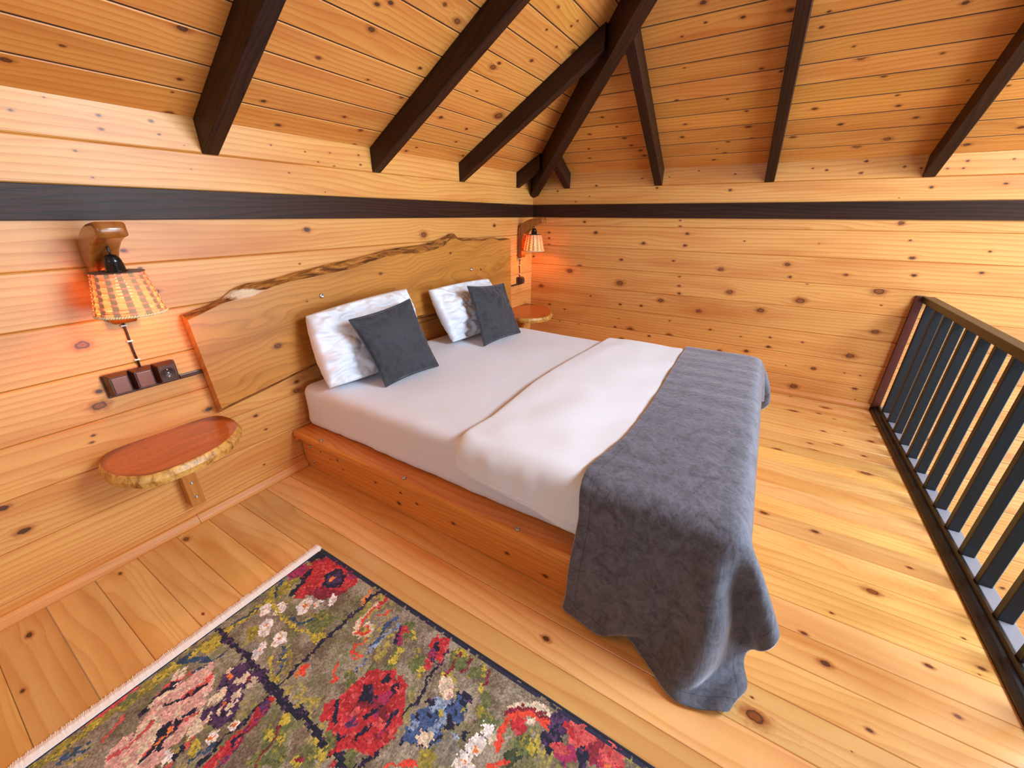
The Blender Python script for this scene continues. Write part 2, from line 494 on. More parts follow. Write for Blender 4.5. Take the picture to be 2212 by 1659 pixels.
# knots seen in the boards: (along, across, radius) in metres
KNOTS = {
 'wR': [(-1.137, 0.987, 0.0087), (-1.131, 1.109, 0.0064), (-1.072, 1.47, 0.0072), (-1.061, 1.592, 0.005), (-0.909, 0.427, 0.0033), (-0.878, 1.592, 0.0063), (-0.873, 1.555, 0.0048), (-0.844, 0.95, 0.0108), (-0.806, 1.557, 0.0044), (-0.804, 1.054, 0.0119), (-0.797, 1.62, 0.0032), (-0.791, 0.056, 0.0037), (-0.769, 0.239, 0.0043), (-0.767, 1.46, 0.0079), (-0.766, 0.136, 0.0117), (-0.762, 1.159, 0.0059), (-0.761, 0.564, 0.0174), (-0.741, 0.746, 0.0052), (-0.704, 0.835, 0.0257), (-0.69, 1.259, 0.0128), (-0.69, 1.564, 0.0056), (-0.679, 0.241, 0.0044), (-0.676, 0.373, 0.02), (-0.637, 1.403, 0.003), (-0.612, 1.576, 0.0058), (-0.501, 0.928, 0.0093), (-0.493, 0.237, 0.0138), (-0.42, 1.615, 0.0072), (-0.41, 1.551, 0.0074), (-0.406, 0.07, 0.0211), (-0.377, 0.425, 0.0069), (-0.318, 0.228, 0.004), (-0.303, 0.852, 0.0071), (-0.302, 1.123, 0.0034), (-0.29, 0.728, 0.0249), (-0.229, 1.575, 0.0064), (-0.188, 0.89, 0.0094), (-0.173, 0.355, 0.0113), (-0.168, 0.43, 0.0072), (-0.152, 0.975, 0.0144), (-0.15, 1.589, 0.0046), (-0.061, 0.628, 0.0205), (-0.033, 0.295, 0.0135), (0.028, 0.406, 0.005), (0.152, 1.125, 0.0053), (0.156, 0.262, 0.0142), (0.176, 0.746, 0.0196), (0.258, 0.431, 0.0079), (0.271, 0.913, 0.0161), (0.304, 1.574, 0.0052), (0.316, 1.47, 0.0091), (0.372, 0.572, 0.0158), (0.429, 0.225, 0.0057), (0.546, 0.699, 0.0098), (0.551, 1.606, 0.0047), (0.556, 0.76, 0.0097), (0.56, 1.166, 0.0107), (0.562, 1.078, 0.0109), (0.565, 0.835, 0.007), (0.57, 0.334, 0.0172), (0.584, 0.461, 0.0066), (0.622, 1.218, 0.0083), (0.629, 1.263, 0.0066), (0.631, 0.956, 0.0087), (0.685, 0.626, 0.0187), (0.737, 0.301, 0.01), (0.758, 1.572, 0.0041), (0.84, 1.499, 0.0077), (0.841, 0.561, 0.0098), (0.891, 1.083, 0.0126), (0.913, 0.337, 0.0205), (0.966, 1.572, 0.0052), (0.983, 0.231, 0.017), (1.03, 0.422, 0.0041), (1.03, 0.553, 0.0101), (1.055, 0.338, 0.0095), (1.056, 0.741, 0.0257), (1.065, 0.941, 0.0115), (1.319, 0.6, 0.0064), (1.319, 1.157, 0.0136), (1.346, 1.528, 0.0076), (1.402, 1.449, 0.0049), (1.419, 0.324, 0.0102), (1.431, 1.243, 0.0098), (1.45, 0.862, 0.0147), (1.528, 1.407, 0.0051), (1.546, 0.812, 0.0215), (1.576, 0.443, 0.0069), (1.622, 0.321, 0.0071), (1.709, 1.496, 0.0073), (1.742, 0.475, 0.0094), (1.774, 1.038, 0.0098), (1.777, 1.097, 0.0086), (1.779, 1.147, 0.0085), (1.843, 0.647, 0.0187), (1.94, 0.924, 0.0091)],
 'wL': [(-0.001, 0.409, 0.0117), (0.012, 0.303, 0.0133), (0.252, 0.528, 0.0051), (0.262, 0.552, 0.0051), (0.311, 0.653, 0.0184), (0.325, 0.706, 0.0091), (0.335, 0.879, 0.017), (0.4, 1.575, 0.0036), (0.482, 1.622, 0.0022), (0.507, 1.484, 0.0036), (0.525, 1.409, 0.0031), (0.534, 1.178, 0.0075), (0.563, 1.114, 0.0047), (0.588, 1.025, 0.0084), (0.591, 1.556, 0.005), (0.596, 1.595, 0.0049), (0.625, 0.503, 0.0123), (0.737, 1.602, 0.0056), (0.749, 1.563, 0.0036), (0.774, 0.122, 0.0046), (0.799, 0.392, 0.0078), (0.819, 1.537, 0.0019), (0.82, 1.458, 0.002), (0.827, 0.303, 0.0059), (1.021, 0.443, 0.016), (1.032, 0.49, 0.0095), (1.156, 1.579, 0.0029), (1.178, 1.073, 0.0044), (1.216, 1.475, 0.0036), (1.25, 1.228, 0.013), (1.316, 1.571, 0.0032), (1.376, 1.534, 0.0034), (1.387, 1.402, 0.0029), (1.45, 1.581, 0.0035), (1.464, 1.522, 0.0054), (1.623, 1.589, 0.0045), (1.63, 1.545, 0.0052), (2.071, 1.176, 0.0218), (2.912, 1.217, 0.0143)],
 'rR': [(-0.989, 0.18, 0.0118), (-0.833, 0.072, 0.0133), (-0.814, 0.469, 0.0062), (-0.654, 0.529, 0.0053), (-0.541, 0.313, 0.0101), (-0.501, 0.704, 0.0069), (-0.484, 0.935, 0.0108), (-0.467, 0.162, 0.0156), (-0.439, 0.41, 0.0099), (-0.412, 0.483, 0.0071), (-0.339, 0.113, 0.0152), (-0.32, 0.618, 0.0101), (-0.216, 0.311, 0.0113), (-0.2, 0.744, 0.0162), (-0.154, 0.814, 0.0063), (-0.067, 0.45, 0.0109), (-0.017, 1.013, 0.0067), (-0.003, 0.944, 0.0081), (0.006, 0.237, 0.0126), (0.129, 0.735, 0.0086), (0.224, 0.769, 0.0087), (0.233, 0.253, 0.0083), (0.259, 0.358, 0.0127), (0.276, 0.487, 0.0089), (0.37, 0.24, 0.0087), (0.383, 0.595, 0.0065), (0.385, 0.13, 0.0111), (0.42, 1.001, 0.0069), (0.437, 0.181, 0.0055), (0.456, 0.069, 0.0097), (0.492, 1.083, 0.0067), (0.605, 0.85, 0.0047), (0.627, 0.431, 0.0085), (0.653, 0.319, 0.0108), (0.664, 0.63, 0.0108), (0.933, 0.159, 0.0125), (0.953, 0.219, 0.0123), (1.011, 0.28, 0.0101), (1.046, 0.36, 0.0137), (1.076, 0.472, 0.0075), (1.157, 0.571, 0.0091), (1.292, 0.428, 0.0101), (1.341, 0.279, 0.0087), (1.366, 0.175, 0.0092)],
 'rL': [(0.413, 0.1, 0.0104), (0.519, 0.192, 0.0054), (0.772, 0.363, 0.0135), (0.79, 0.107, 0.0041), (0.797, 0.008, 0.0107), (0.799, 0.169, 0.0072), (1.082, 0.156, 0.0081), (1.185, 0.045, 0.0105), (1.197, 0.419, 0.0085), (1.327, 0.605, 0.0131), (1.337, 0.723, 0.0096), (1.443, 0.397, 0.0058), (1.449, 0.17, 0.0078), (1.578, 0.11, 0.0102), (1.602, 0.005, 0.0093), (1.643, 0.537, 0.0086), (1.648, 0.788, 0.015), (1.662, 0.365, 0.0095), (1.957, 0.025, 0.0093), (1.99, 0.318, 0.0117), (2.009, 0.067, 0.0075), (2.031, 0.625, 0.0075), (2.032, 0.691, 0.0174), (2.067, 0.541, 0.0063), (2.089, 1.066, 0.0075), (2.145, 0.967, 0.0068), (2.239, 0.814, 0.0108), (2.249, 0.29, 0.0097), (2.268, 0.175, 0.0081), (2.402, 0.448, 0.0294), (2.446, 0.074, 0.0092), (2.466, 0.967, 0.0164)],
 'fl': [(-0.87, 3.254, 0.012), (-0.85, 1.435, 0.0075), (-0.837, 1.539, 0.0046), (-0.836, 1.406, 0.0028), (-0.812, 2.992, 0.0136), (-0.76, 1.829, 0.0073), (-0.745, 2.758, 0.0099), (-0.738, 1.216, 0.0071), (-0.724, 2.55, 0.0197), (-0.71, 1.358, 0.0084), (-0.691, 3.064, 0.0058), (-0.652, 3.238, 0.0076), (-0.633, 2.834, 0.0159), (-0.617, 3.422, 0.0207), (-0.61, 1.608, 0.0165), (-0.569, 2.992, 0.0105), (-0.566, 3.284, 0.0099), (-0.519, 1.043, 0.0069), (-0.496, 2.694, 0.0155), (-0.484, 2.762, 0.0091), (-0.47, 0.958, 0.0019), (-0.469, 1.42, 0.005), (-0.45, 1.14, 0.0036), (-0.45, 1.87, 0.0121), (-0.433, 1.196, 0.0127), (-0.41, 3.233, 0.0202), (-0.403, 3.519, 0.0091), (-0.381, 1.279, 0.0084), (-0.311, 2.571, 0.018), (-0.252, 1.888, 0.0119), (-0.249, 0.914, 0.0214), (-0.24, 0.965, 0.0038), (0.354, 0.803, 0.0109), (1.428, 0.245, 0.0043), (1.604, -0.151, 0.0062), (1.836, -0.096, 0.0099), (1.886, 0.372, 0.0124), (1.897, 0.155, 0.0063), (1.944, 0.364, 0.0074)],
}


class PlankMesh:
    def __init__(self):
        self.v, self.f, self.g, self.k, self.p, self.m = [], [], [], [], [], []


def plank(name, O, U, V, ulo, uhi, w, knots, mat, parent, tint=None, t=0.022, ch=0.0045, off=None, dep=0.0, gap=0.0010):
    """One board: face cut into a cell per knot (so each knot keeps its own offset), chamfered long edges, sides, ends.
    ulo / uhi: (at v=0, at v=w) so that a board may end in a mitre."""
    O, U, V = Vector(O), Vector(U), Vector(V)
    N = U.cross(V)
    P = PlankMesh()
    w0, w = w, w - gap                # open joint
    ulo, uhi = (ulo[0], ulo[0] + (ulo[1] - ulo[0]) * w / w0), (uhi[0], uhi[0] + (uhi[1] - uhi[0]) * w / w0)
    off = off or (random.uniform(0, 50), random.uniform(0, 50))
    lo = lambda v: ulo[0] + (ulo[1] - ulo[0]) * v / w
    hi = lambda v: uhi[0] + (uhi[1] - uhi[0]) * v / w
    FAR = (9.0, 9.0)

    def quad(c, kn=None):
        i = len(P.v)
        for (u, v, n) in c:
            P.v.append(O + U * u + V * v + N * (n + dep))
            P.g.append((u + off[0], v + off[1] + n * 0.7))
            P.k.append((u - kn[0], v - kn[1]) if kn else FAR)
            P.p.append((kn[2], kn[3]) if kn else (0.004, 0.0))
        P.f.append((i, i + 1, i + 2, i + 3))

    ks = sorted([k for k in knots if 0 < k[1] < w and lo(k[1]) < k[0] < hi(k[1])])
    ks = [(k[0], k[1], k[2], k[3] if len(k) > 3 else (0.8 if k[2] > 0.0145 else random.choice((0, 0, 0.15, 0.5)))) for k in ks]
    clusters = []
    for k in ks:
        if clusters and k[0] - clusters[-1][-1][0] < 0.07 and all(abs(k[1] - q[1]) > 0.015 for q in clusters[-1]):
            clusters[-1].append(k)
        else:
            clusters.append([k])
    cuts = [(a[-1][0] + b[0][0]) / 2 for a, b in zip(clusters, clusters[1:])]
    bounds = [None] + cuts + [None]
    if not clusters: clusters = [[]]
    for ci, cl in enumerate(clusters):
        a, b = bounds[ci], bounds[ci + 1] if len(bounds) > ci + 1 else None
        cl = sorted(cl, key=lambda k: k[1])
        vb = [ch] + [(p[1] + q[1]) / 2 for p, q in zip(cl, cl[1:])] + [w - ch]
        for i in range(len(vb) - 1):
            v0, v1 = vb[i], vb[i + 1]
            A0, A1 = (lo(v0), lo(v1)) if a is None else (a, a)
            B0, B1 = (hi(v0), hi(v1)) if b is None else (b, b)
            quad([(A0, v0, 0), (B0, v0, 0), (B1, v1, 0), (A1, v1, 0)], cl[i] if cl else None)
    for va, na, vb_, nb in ((0, -t, 0, -ch), (0, -ch, ch, 0), (w - ch, 0, w, -ch), (w, -ch, w, -t)):
        quad([(lo(va), va, na), (hi(va), va, na), (hi(vb_), vb_, nb), (lo(vb_), vb_, nb)])
    quad([(lo(0), 0, -t), (lo(0), 0, 0), (lo(w), w, 0), (lo(w), w, -t)])
    quad([(hi(0), 0, 0), (hi(0), 0, -t), (hi(w), w, -t), (hi(w), w, 0)])
    me = bpy.data.meshes.new(name)
    me.from_pydata(P.v, [], P.f)
    for lname, dat in (('grain', P.g), ('knot', P.k), ('kpar', P.p)):
        l = me.uv_layers.new(name=lname)
        l.data.foreach_set('uv', np.array(dat, dtype=np.float32).ravel())
    o = link(name, me, M[mat], parent)
    if tint is None:
        b = random.uniform(0.84, 1.06)
        tint = (b, b * random.uniform(0.96, 1.01), b * random.uniform(0.9, 1.02))
    o.color = (*tint, 1)
    return o


def structure(name, loc=(0, 0, 0)):
    return tag(empty(name, loc), kind='structure')


wall_l = structure('wall_left', (0.9, YW, 0))
wall_r = structure('wall_right', (XW, 0, 0))
ceiling = structure('ceiling', (0.8, YC, 3.2))
floor = structure('floor', (1.5, 0.5, 0))

# dark backing slabs added behind the boards to block daylight leaking through the joints
def add_leak_backing(parent, pts):
    n = (Vector(pts[1]) - Vector(pts[0])).cross(Vector(pts[2]) - Vector(pts[0])).normalized() * 0.02
    V = [Vector(p) for p in pts] + [Vector(p) + n for p in pts]
    k = len(pts)
    F = [tuple(range(k)), tuple(range(k, 2 * k))[::-1]] + [(i, (i + 1) % k, k + (i + 1) % k, k + i) for i in range(k)]
    mesh_obj('leak_backing', V, F, M['leak_backing'], parent)


plain('leak_backing', srgb(60, 36, 20), 0.9)
yb_, xb_ = YW + 0.0225, XW + 0.0225
add_leak_backing(wall_l, [(XS, yb_, 0), (xb_ + 0.02, yb_, 0), (xb_ + 0.02, yb_, 1.66), (XS, yb_, 1.66)][::-1])
add_leak_backing(wall_r, [(xb_, yb_, -2.5), (xb_, YS, -2.5), (xb_, YS, 1.66), (xb_, yb_, 1.66)][::-1])
_a = 0.0225 / CS
_top = EAVE + (YW - YC) * TN
add_leak_backing(ceiling, [(XS, YW, EAVE + _a), (XW, YW, EAVE + _a), (XW - (YW - YC), YC, _top + _a), (XS, YC, _top + _a)])
add_leak_backing(ceiling, [(XW, YW, EAVE + _a), (XW, YS, EAVE + _a), (XW - (YW - YC), YC, _top + _a)])
add_leak_backing(ceiling, [(XW, YS, EAVE + _a), (XS, YS, EAVE + _a), (XS, YC, _top + _a), (XW - (YW - YC), YC, _top + _a)])

PW = 0.1765
BELT0, BELT1 = 1.279, 1.3835
UPPER = [(BELT1, 1.517), (1.517, 1.66)]


def rows(z0, z1, first):
    out = []
    a = first
    while a > z0: a -= PW
    while a < z1 - 1e-4:
        out.append((max(a, z0), min(a + PW, z1)))
        a += PW
    return [r for r in out if r[1] - r[0] > 0.004]


def kn_rows(key, z0, z1, sgn=1):
    ks = [(sgn * a, b - z0, r) for a, b, r in KNOTS[key] if z0 < b < z1]
    if sgn < 0: ks = [(k[0], k[1], k[2]) for k in ks]
    return ks


LT = [(1.02, 0.99, 0.93), (0.99, 0.97, 0.93), (0.95, 0.92, 0.86), (1.0, 0.95, 0.88), (1.0, 0.98, 0.94), (0.95, 0.92, 0.86), (0.98, 0.94, 0.88), (0.93, 0.88, 0.8)]
for i, (a, b) in enumerate(rows(0.0, BELT0 + 0.01, 0.072)):
    plank('plank', (0, YW, a), (1, 0, 0), (0, 0, 1), (XS, XS), (XW, XW), b - a, kn_rows('wL', a, b), 'pine_wall', wall_l, LT[i % 8])
for a, b in UPPER:
    plank('plank', (0, YW, a), (1, 0, 0), (0, 0, 1), (XS, XS), (XW, XW), b - a, kn_rows('wL', a, b), 'pine_wall', wall_l, (1.0, 0.96, 0.84))
RT = [(0.95, 0.9, 0.82), (1.0, 0.95, 0.88), (0.9, 0.83, 0.74), (0.88, 0.82, 0.74), (0.96, 0.92, 0.84), (0.94, 0.89, 0.82), (1.0, 0.96, 0.9), (0.95, 0.92, 0.86)]
for i, (a, b) in enumerate(rows(0.0, BELT0 + 0.01, 0.151)):
    plank('plank', (XW, 0, a), (0, -1, 0), (0, 0, 1), (-YW, -YW), (-YS, -YS), b - a, kn_rows('wR', a, b, -1), 'pine_wall', wall_r, RT[i % 8])
for a, b in UPPER:
    plank('plank', (XW, 0, a), (0, -1, 0), (0, 0, 1), (-YW, -YW), (-YS, -YS), b - a, kn_rows('wR', a, b, -1), 'pine_wall', wall_r, (1.0, 0.96, 0.88))
for i, (a, b) in enumerate(rows(-2.5, 0.0, 0.151)):
    ks = [(random.uniform(0.9, 3.2), random.uniform(0.03, 0.14), random.uniform(0.006, 0.018)) for _ in range(6)]
    plank('plank', (XW, 0, a), (0, -1, 0), (0, 0, 1), (0.9, 0.9), (-YS, -YS), b - a, ks, 'pine_wall', wall_r)

# roof boarding: two slopes of a hip, boards mitred under the hip rafter
ROOF_N = 26
pitch_b = 0.125
for i in range(ROOF_N):
    d0, d1 = i * pitch_b, min((i + 1) * pitch_b, (YW - YC) / CS)
    if d1 <= d0: break
    ks = [(a, b - d0, r) for a, b, r in KNOTS['rL'] if d0 < b < d1]
    if d0 > 0.6:
        ks += [(random.uniform(0.6, 2.4), random.uniform(0.02, 0.1), random.uniform(0.006, 0.014)) for _ in range(5)]
    b = random.uniform(0.88, 1.05)
    plank('plank', (0, YW - d0 * CS, EAVE + d0 * SN), (1, 0, 0), (0, -CS, SN), (XS, XS), (XW - d0 * CS, XW - d1 * CS), d1 - d0, ks,
          'pine_ceiling', ceiling, (b, b * random.uniform(0.94, 1.01), b * random.uniform(0.88, 1.02)), ch=0.005, gap=0.0003)
    ks = [(-a, b - d0, r) for a, b, r in KNOTS['rR'] if d0 < b < d1]
    if d0 > 0.9:
        ks += [(random.uniform(-0.7, 0.8), random.uniform(0.02, 0.1), random.uniform(0.006, 0.014)) for _ in range(5)]
    b = random.uniform(0.84, 1.02)
    plank('plank', (XW - d0 * CS, 0, EAVE + d0 * SN), (0, -1, 0), (-CS, 0, SN), (-(YW - d0 * CS), -(YW - d1 * CS)), (-(YS + d0 * CS), -(YS + d1 * CS)), d1 - d0, ks,
          'pine_ceiling', ceiling, (b, b * random.uniform(0.93, 1.0), b * random.uniform(0.84, 1.0)), ch=0.005, gap=0.0003)
# the third slope, over the open side (out of the picture, wide boards)
for i in range(7):
    d0, d1 = i * 0.46, min((i + 1) * 0.46, (YW - YC) / CS)
    if d1 <= d0: break
    plank('plank', (0, YS + d0 * CS, EAVE + d0 * SN), (-1, 0, 0), (0, CS, SN), (-(XW - d0 * CS), -(XW - d1 * CS)), (-XS, -XS), d1 - d0, [], 'pine_ceiling', ceiling)

# loft floor
seams = [-1.22 + 0.1305 * i for i in range(8)] + [-0.17, -0.038, 0.092, 0.221, 0.356, 0.482, 0.614, 0.743, 0.873, 1.009, 1.14, 1.27, 1.395, 1.527, 1.648, 1.782]
while seams[-1] < XW - 0.14: seams.append(seams[-1] + 0.1305)
seams.append(XW)
for a, b in zip(seams, seams[1:]):
    ks = [(-p, q - a, r) for p, q, r in KNOTS['fl'] if a < q < b]
    t_ = random.uniform(0.82, 1.07)
    plank('plank', (a, 0, 0), (0, -1, 0), (1, 0, 0), (-YW, -YW), (0.92, 0.92), b - a, ks, 'pine_floor', floor,
          (t_, t_ * random.uniform(0.94, 1.03), t_ * random.uniform(0.8, 1.04)), ch=0.002)
# lower storey floor seen through the railing
low = structure('floor_lower', (1.5, -2.2, -2.5))
for i in range(12):
    y0 = -3.6 + i * 0.26
    plank('plank', (0, y0, -2.5), (1, 0, 0), (0, 1, 0), (XS, XS), (XW, XW), 0.258, [], 'pine_floor', low)

# belt beams (dark timbers let into the walls)


def beam(name, A, B, w, h, mat, parent=None, up=(0, 0, 1), bevel=0.004, ends=None):
    """Straight timber from A to B (centre line of its top face), w wide, h deep; grain runs along it."""
    A, B, up = Vector(A), Vector(B), Vector(up).normalized()
    X = (B - A).normalized()
    S = X.cross(up).normalized()
    Z = S.cross(X)
    L = (B - A).length
    bm = bmesh.new()
    add_box(bm, (0, -w / 2, -h), (L, w / 2, 0), bevel, 2)
    if ends:
        ends(bm, L)
    uvl = [bm.loops.layers.uv.new(n) for n in ('grain', 'knot', 'kpar')]
    off = (random.uniform(0, 40), random.uniform(0, 40))
    bmesh.ops.recalc_face_normals(bm, faces=bm.faces)
    for f in bm.faces:
        for l in f.loops:
            c = l.vert.co
            l[uvl[0]].uv = (c.x + off[0], c.y + c.z + off[1])
            l[uvl[1]].uv = (9, 9)
            l[uvl[2]].uv = (0.004, 0)
    M4 = Matrix(((X.x, S.x, Z.x, A.x), (X.y, S.y, Z.y, A.y), (X.z, S.z, Z.z, A.z), (0, 0, 0, 1)))
    bm.transform(M4)
    me = bpy.data.meshes.new(name)
    bm.to_mesh(me)
    bm.free()
    return link(name, me, M[mat], parent)


BT = 0.012
tag(beam('belt_beam', (XS, YW - BT / 2 + 0.004, BELT1), (XW - 0.0005, YW - BT / 2 + 0.004, BELT1), BT + 0.008, BELT1 - BELT0, 'walnut_stain', bevel=0.002),
    'long dark-stained beam set into the wall above the live-edge headboard', 'beam')
tag(beam('belt_beam', (XW - BT / 2 + 0.004, YW - BT - 0.001, BELT1), (XW - BT / 2 + 0.004, YS, BELT1), BT + 0.008, BELT1 - BELT0, 'walnut_stain', bevel=0.002),
    'long dark-stained beam across the knotty wall at the far side of the bed', 'beam')

# rafters: plumb cut where they meet the wall
RD = 0.1


def rafter(foot, direction, plan_len, label, w=0.06, depth=0.115):
    """direction: plan unit vector up-slope; foot: where the roof boards meet the wall."""
    D = Vector((direction[0], direction[1], 0))
    S = Vector((-D.y, D.x, 0))
    F0 = Vector((foot[0], foot[1], EAVE))
    c = 0.004
    sec = [(-w / 2, 0), (-w / 2, -depth + c), (-w / 2 + c, -depth), (w / 2 - c, -depth), (w / 2, -depth + c), (w / 2, 0)]
    vs, n = [], len(sec)
    for L in (0.0005, plan_len):
        for s, z in sec:
            vs.append(F0 + D * L + S * s + Vector((0, 0, L * TN + z - 0.002)))
    fs = [(i, (i + 1) % n, n + (i + 1) % n, n + i) for i in range(n)] + [tuple(range(n))[::-1], tuple(range(n, 2 * n))]
    me = bpy.data.meshes.new('rafter')
    me.from_pydata(vs, [], fs)
    off = (random.uniform(0, 40), random.uniform(0, 40))
    ls = [me.uv_layers.new(name=x) for x in ('grain', 'knot', 'kpar')]
    for lp in me.loops:
        p = Vector(vs[lp.vertex_index]) - F0
        s = p.dot(S)
        ls[0].data[lp.index].uv = (p.dot(D) / CS + off[0], s + (p.z - p.dot(D) * TN) + off[1])
        ls[1].data[lp.index].uv = (9, 9)
        ls[2].data[lp.index].uv = (0.004, 0)
    bm = bmesh.new()
    bm.from_mesh(me)
    bmesh.ops.recalc_face_normals(bm, faces=bm.faces)
    bm.to_mesh(me)
    bm.free()
    o = link('rafter', me, M['walnut_stain'])
    return tag(o, label, 'rafter', 'roof rafters')


HIPW = 0.054
rafter((0.903, YW), (0, -1), YW - YC, 'dark rafter nearest the woven lamp by the switches, foot high on the headboard wall')
rafter((1.734, YW), (0, -1), YW - (1.734 - 1.607) - HIPW, 'dark rafter above the headboard middle, passing clear of the diagonal hip beam')
rafter((2.505, YW), (0, -1), YW - (2.505 - 1.607) - HIPW, 'dark rafter that runs from the headboard wall up into the diagonal hip beam')
rafter((3.29, YW), (0, -1), YW - (3.29 - 1.607) - HIPW, 'stub rafter in the roof corner on the headboard wall side of the hip beam')
rafter((XW, 1.62), (-1, 0), XW - (1.62 + 1.607) - HIPW, 'stub rafter in the roof corner on the knotty wall side of the hip beam')
rafter((XW, 0.834), (-1, 0), XW - (0.834 + 1.607) - HIPW, 'dark rafter above the white duvet on the knotty wall slope, ending under the hip beam')
rafter((XW, 0.082), (-1, 0), XW - 0.79, 'dark rafter above the bed foot, middle one of three long ones over the knotty wall')
rafter((XW, -0.737), (-1, 0), XW - 0.79, 'dark rafter above the black railing, slanting towards the open side of the loft')


def hip():
    w, depth = 0.074, 0.185
    h = w / math.sqrt(2)
    k = 0.0008
    A = [(XW - k, YW - k), (XW - k - h, YW - k), (XW - k, YW - k - h)]
    Ltop = YW - YC
    end = [(XW - Ltop, YC), (XW - Ltop - h / 2, YC + h / 2), (XW - Ltop + h / 2, YC - h / 2)]
    vs, uv = [], []
    for pts in (A, end):
        for x, y in pts:
            s = ((XW - x) + (YW - y)) / 2
            for z in (0, -depth):
                vs.append((x, y, EAVE + s * TN + z - 0.004))
                uv.append((s * 1.6, z + (x - y) * 0.7))
    # order per section: tip top, tip bot, left top, left bot, right top, right bot
    fs = [(2, 3, 9, 8), (4, 5, 11, 10), (3, 1, 7, 9), (1, 5, 11, 7), (2, 0, 1, 3), (0, 4, 5, 1), (8, 9, 7, 11, 10, 6), (2, 8, 6, 0), (0, 6, 10, 4)]
    me = bpy.data.meshes.new('hip_rafter')
    me.from_pydata(vs, [], fs)
    ls = [me.uv_layers.new(name=x) for x in ('grain', 'knot', 'kpar')]
    for lp in me.loops:
        ls[0].data[lp.index].uv = uv[lp.vertex_index]
        ls[1].data[lp.index].uv = (9, 9)
        ls[2].data[lp.index].uv = (0.004, 0)
    bm = bmesh.new()
    bm.from_mesh(me)
    bmesh.ops.recalc_face_normals(bm, faces=bm.faces)
    bm.to_mesh(me)
    bm.free()
    o = link('hip_rafter', me, M['walnut_stain'])
    tag(o, 'thick diagonal hip beam rising out of the corner where the two plank walls meet', 'rafter')


hip()

# mouldings along the floor
def moulding(parent, a, b, along, mat):
    """quarter-round strip; along 'x' lies on the headboard wall, along 'y' on the other wall."""
    prof = [(0.0, 0.0), (0.026, 0.0), (0.027, 0.007), (0.024, 0.018), (0.016, 0.031), (0.009, 0.04), (0.0, 0.043)]
    vs, n = [], len(prof)
    for t in (a, b):
        for d, z in prof:
            vs.append((t, YW - d, z + 0.0005) if along == 'x' else (XW - d, t, z + 0.0005))
    fs = [(i, (i + 1) % n, n + (i + 1) % n, n + i) for i in range(n)] + [tuple(range(n))[::-1], tuple(range(n, 2 * n))]
    bm = bmesh.new()
    bv = [bm.verts.new(v) for v in vs]
    for f in fs: bm.faces.new([bv[i] for i in f])
    return bm_obj('moulding', bm, M[mat], parent)


bl = structure('baseboard_left', (0.4, YW, 0))
moulding(bl, XS, 0.4495, 'x', 'moulding_wood')
moulding(bl, 0.451, 0.98, 'x', 'moulding_wood')
br = structure('baseboard_right', (XW, 0.3, 0))
moulding(br, -0.88, 1.93, 'y', 'moulding_wood_across')


# ------------------------------------------------------------------ bed
def roundbox(lo, hi, r, n, wob=0.0, seed=0.0, fr=4.0):
    """box with rounded edges as an even quad grid, optionally with a soft uneven surface"""
    lo, hi = np.array(lo, float), np.array(hi, float)
    bm = bmesh.new()
    bmesh.ops.create_cube(bm, size=2)
    bmesh.ops.subdivide_edges(bm, edges=bm.edges[:], cuts=n, use_grid_fill=True)
    c, h = (lo + hi) / 2, (hi - lo) / 2
    for v in bm.verts:
        q = np.array(v.co)
        # crowd the grid towards the edges
        s = np.sign(q) * (1 - (1 - np.abs(q)) ** 1.6)
        p = s * h
        inner = np.clip(p, -(h - r), h - r)
        d = p - inner
        L = np.linalg.norm(d)
        if L > 1e-9:
            m = np.max(np.abs(d)) if np.count_nonzero(np.abs(d) > 1e-9) == 1 else r
            d = d / L * min(r, max(m, L))
        w = Vector(c + inner + d)
        if wob:
            k = mnoise.noise(Vector((w.x * fr, w.y * fr, w.z * fr + seed)))
            w += Vector(d).normalized() * k * wob if L > 1e-9 else Vector((0, 0, 0))
        v.co = w
    return bm


bed = tag(empty('bed_frame', (0.945, 1.95, 0)), 'honey-stained pine platform bed frame with a projecting ledge and round bolts', 'bed')


def pine_beam(name, A, B, w, h, tint=(1, 1, 1), mat='pine_bed', parent=None, bevel=0.006, kn=()):
    o = beam(name, A, B, w, h, mat, parent, bevel=bevel)
    o.color = (*tint, 1)
    return o


pine_beam('ledge_board', (1.005, 1.956, 0.236), (1.005, -0.12, 0.236), 0.12, 0.037, parent=bed, bevel=0.010)
pine_beam('ledge_board', (2.685, 1.956, 0.236), (2.685, -0.12, 0.236), 0.12, 0.037, parent=bed, bevel=0.010)
pine_beam('ledge_board', (1.066, -0.06, 0.236), (2.624, -0.06, 0.236), 0.12, 0.037, parent=bed, bevel=0.010)
# near side board with its knots
ks = [(0.30, 0.135, 0.006), (0.16, 0.14, 0.004), (0.24, 0.12, 0.004), (0.33, 0.09, 0.004), (0.58, 0.11, 0.006), (0.75, 0.12, 0.006), (0.73, 0.05, 0.009), (0.85, 0.1, 0.006), (1.06, 0.09, 0.007), (1.33, 0.07, 0.007), (1.5, 0.05, 0.008), (1.7, 0.1, 0.006)]
plank('side_board', (0.983, 1.952, 0.001), (0, -1, 0), (0, 0, 1), (0, 0), (2.05, 2.05), 0.197, ks, 'pine_bed', bed, (1, 1, 1), t=0.03)
plank('side_board', (2.707, -0.098, 0.001), (0, 1, 0), (0, 0, 1), (0, 0), (2.05, 2.05), 0.197, [], 'pine_bed', bed, (1, 1, 1), t=0.03)
plank('foot_board', (2.675, -0.082, 0.001), (-1, 0, 0), (0, 0, 1), (0, 0), (1.66, 1.66), 0.197, [], 'pine_bed', bed, (1, 1, 1), t=-0.03)
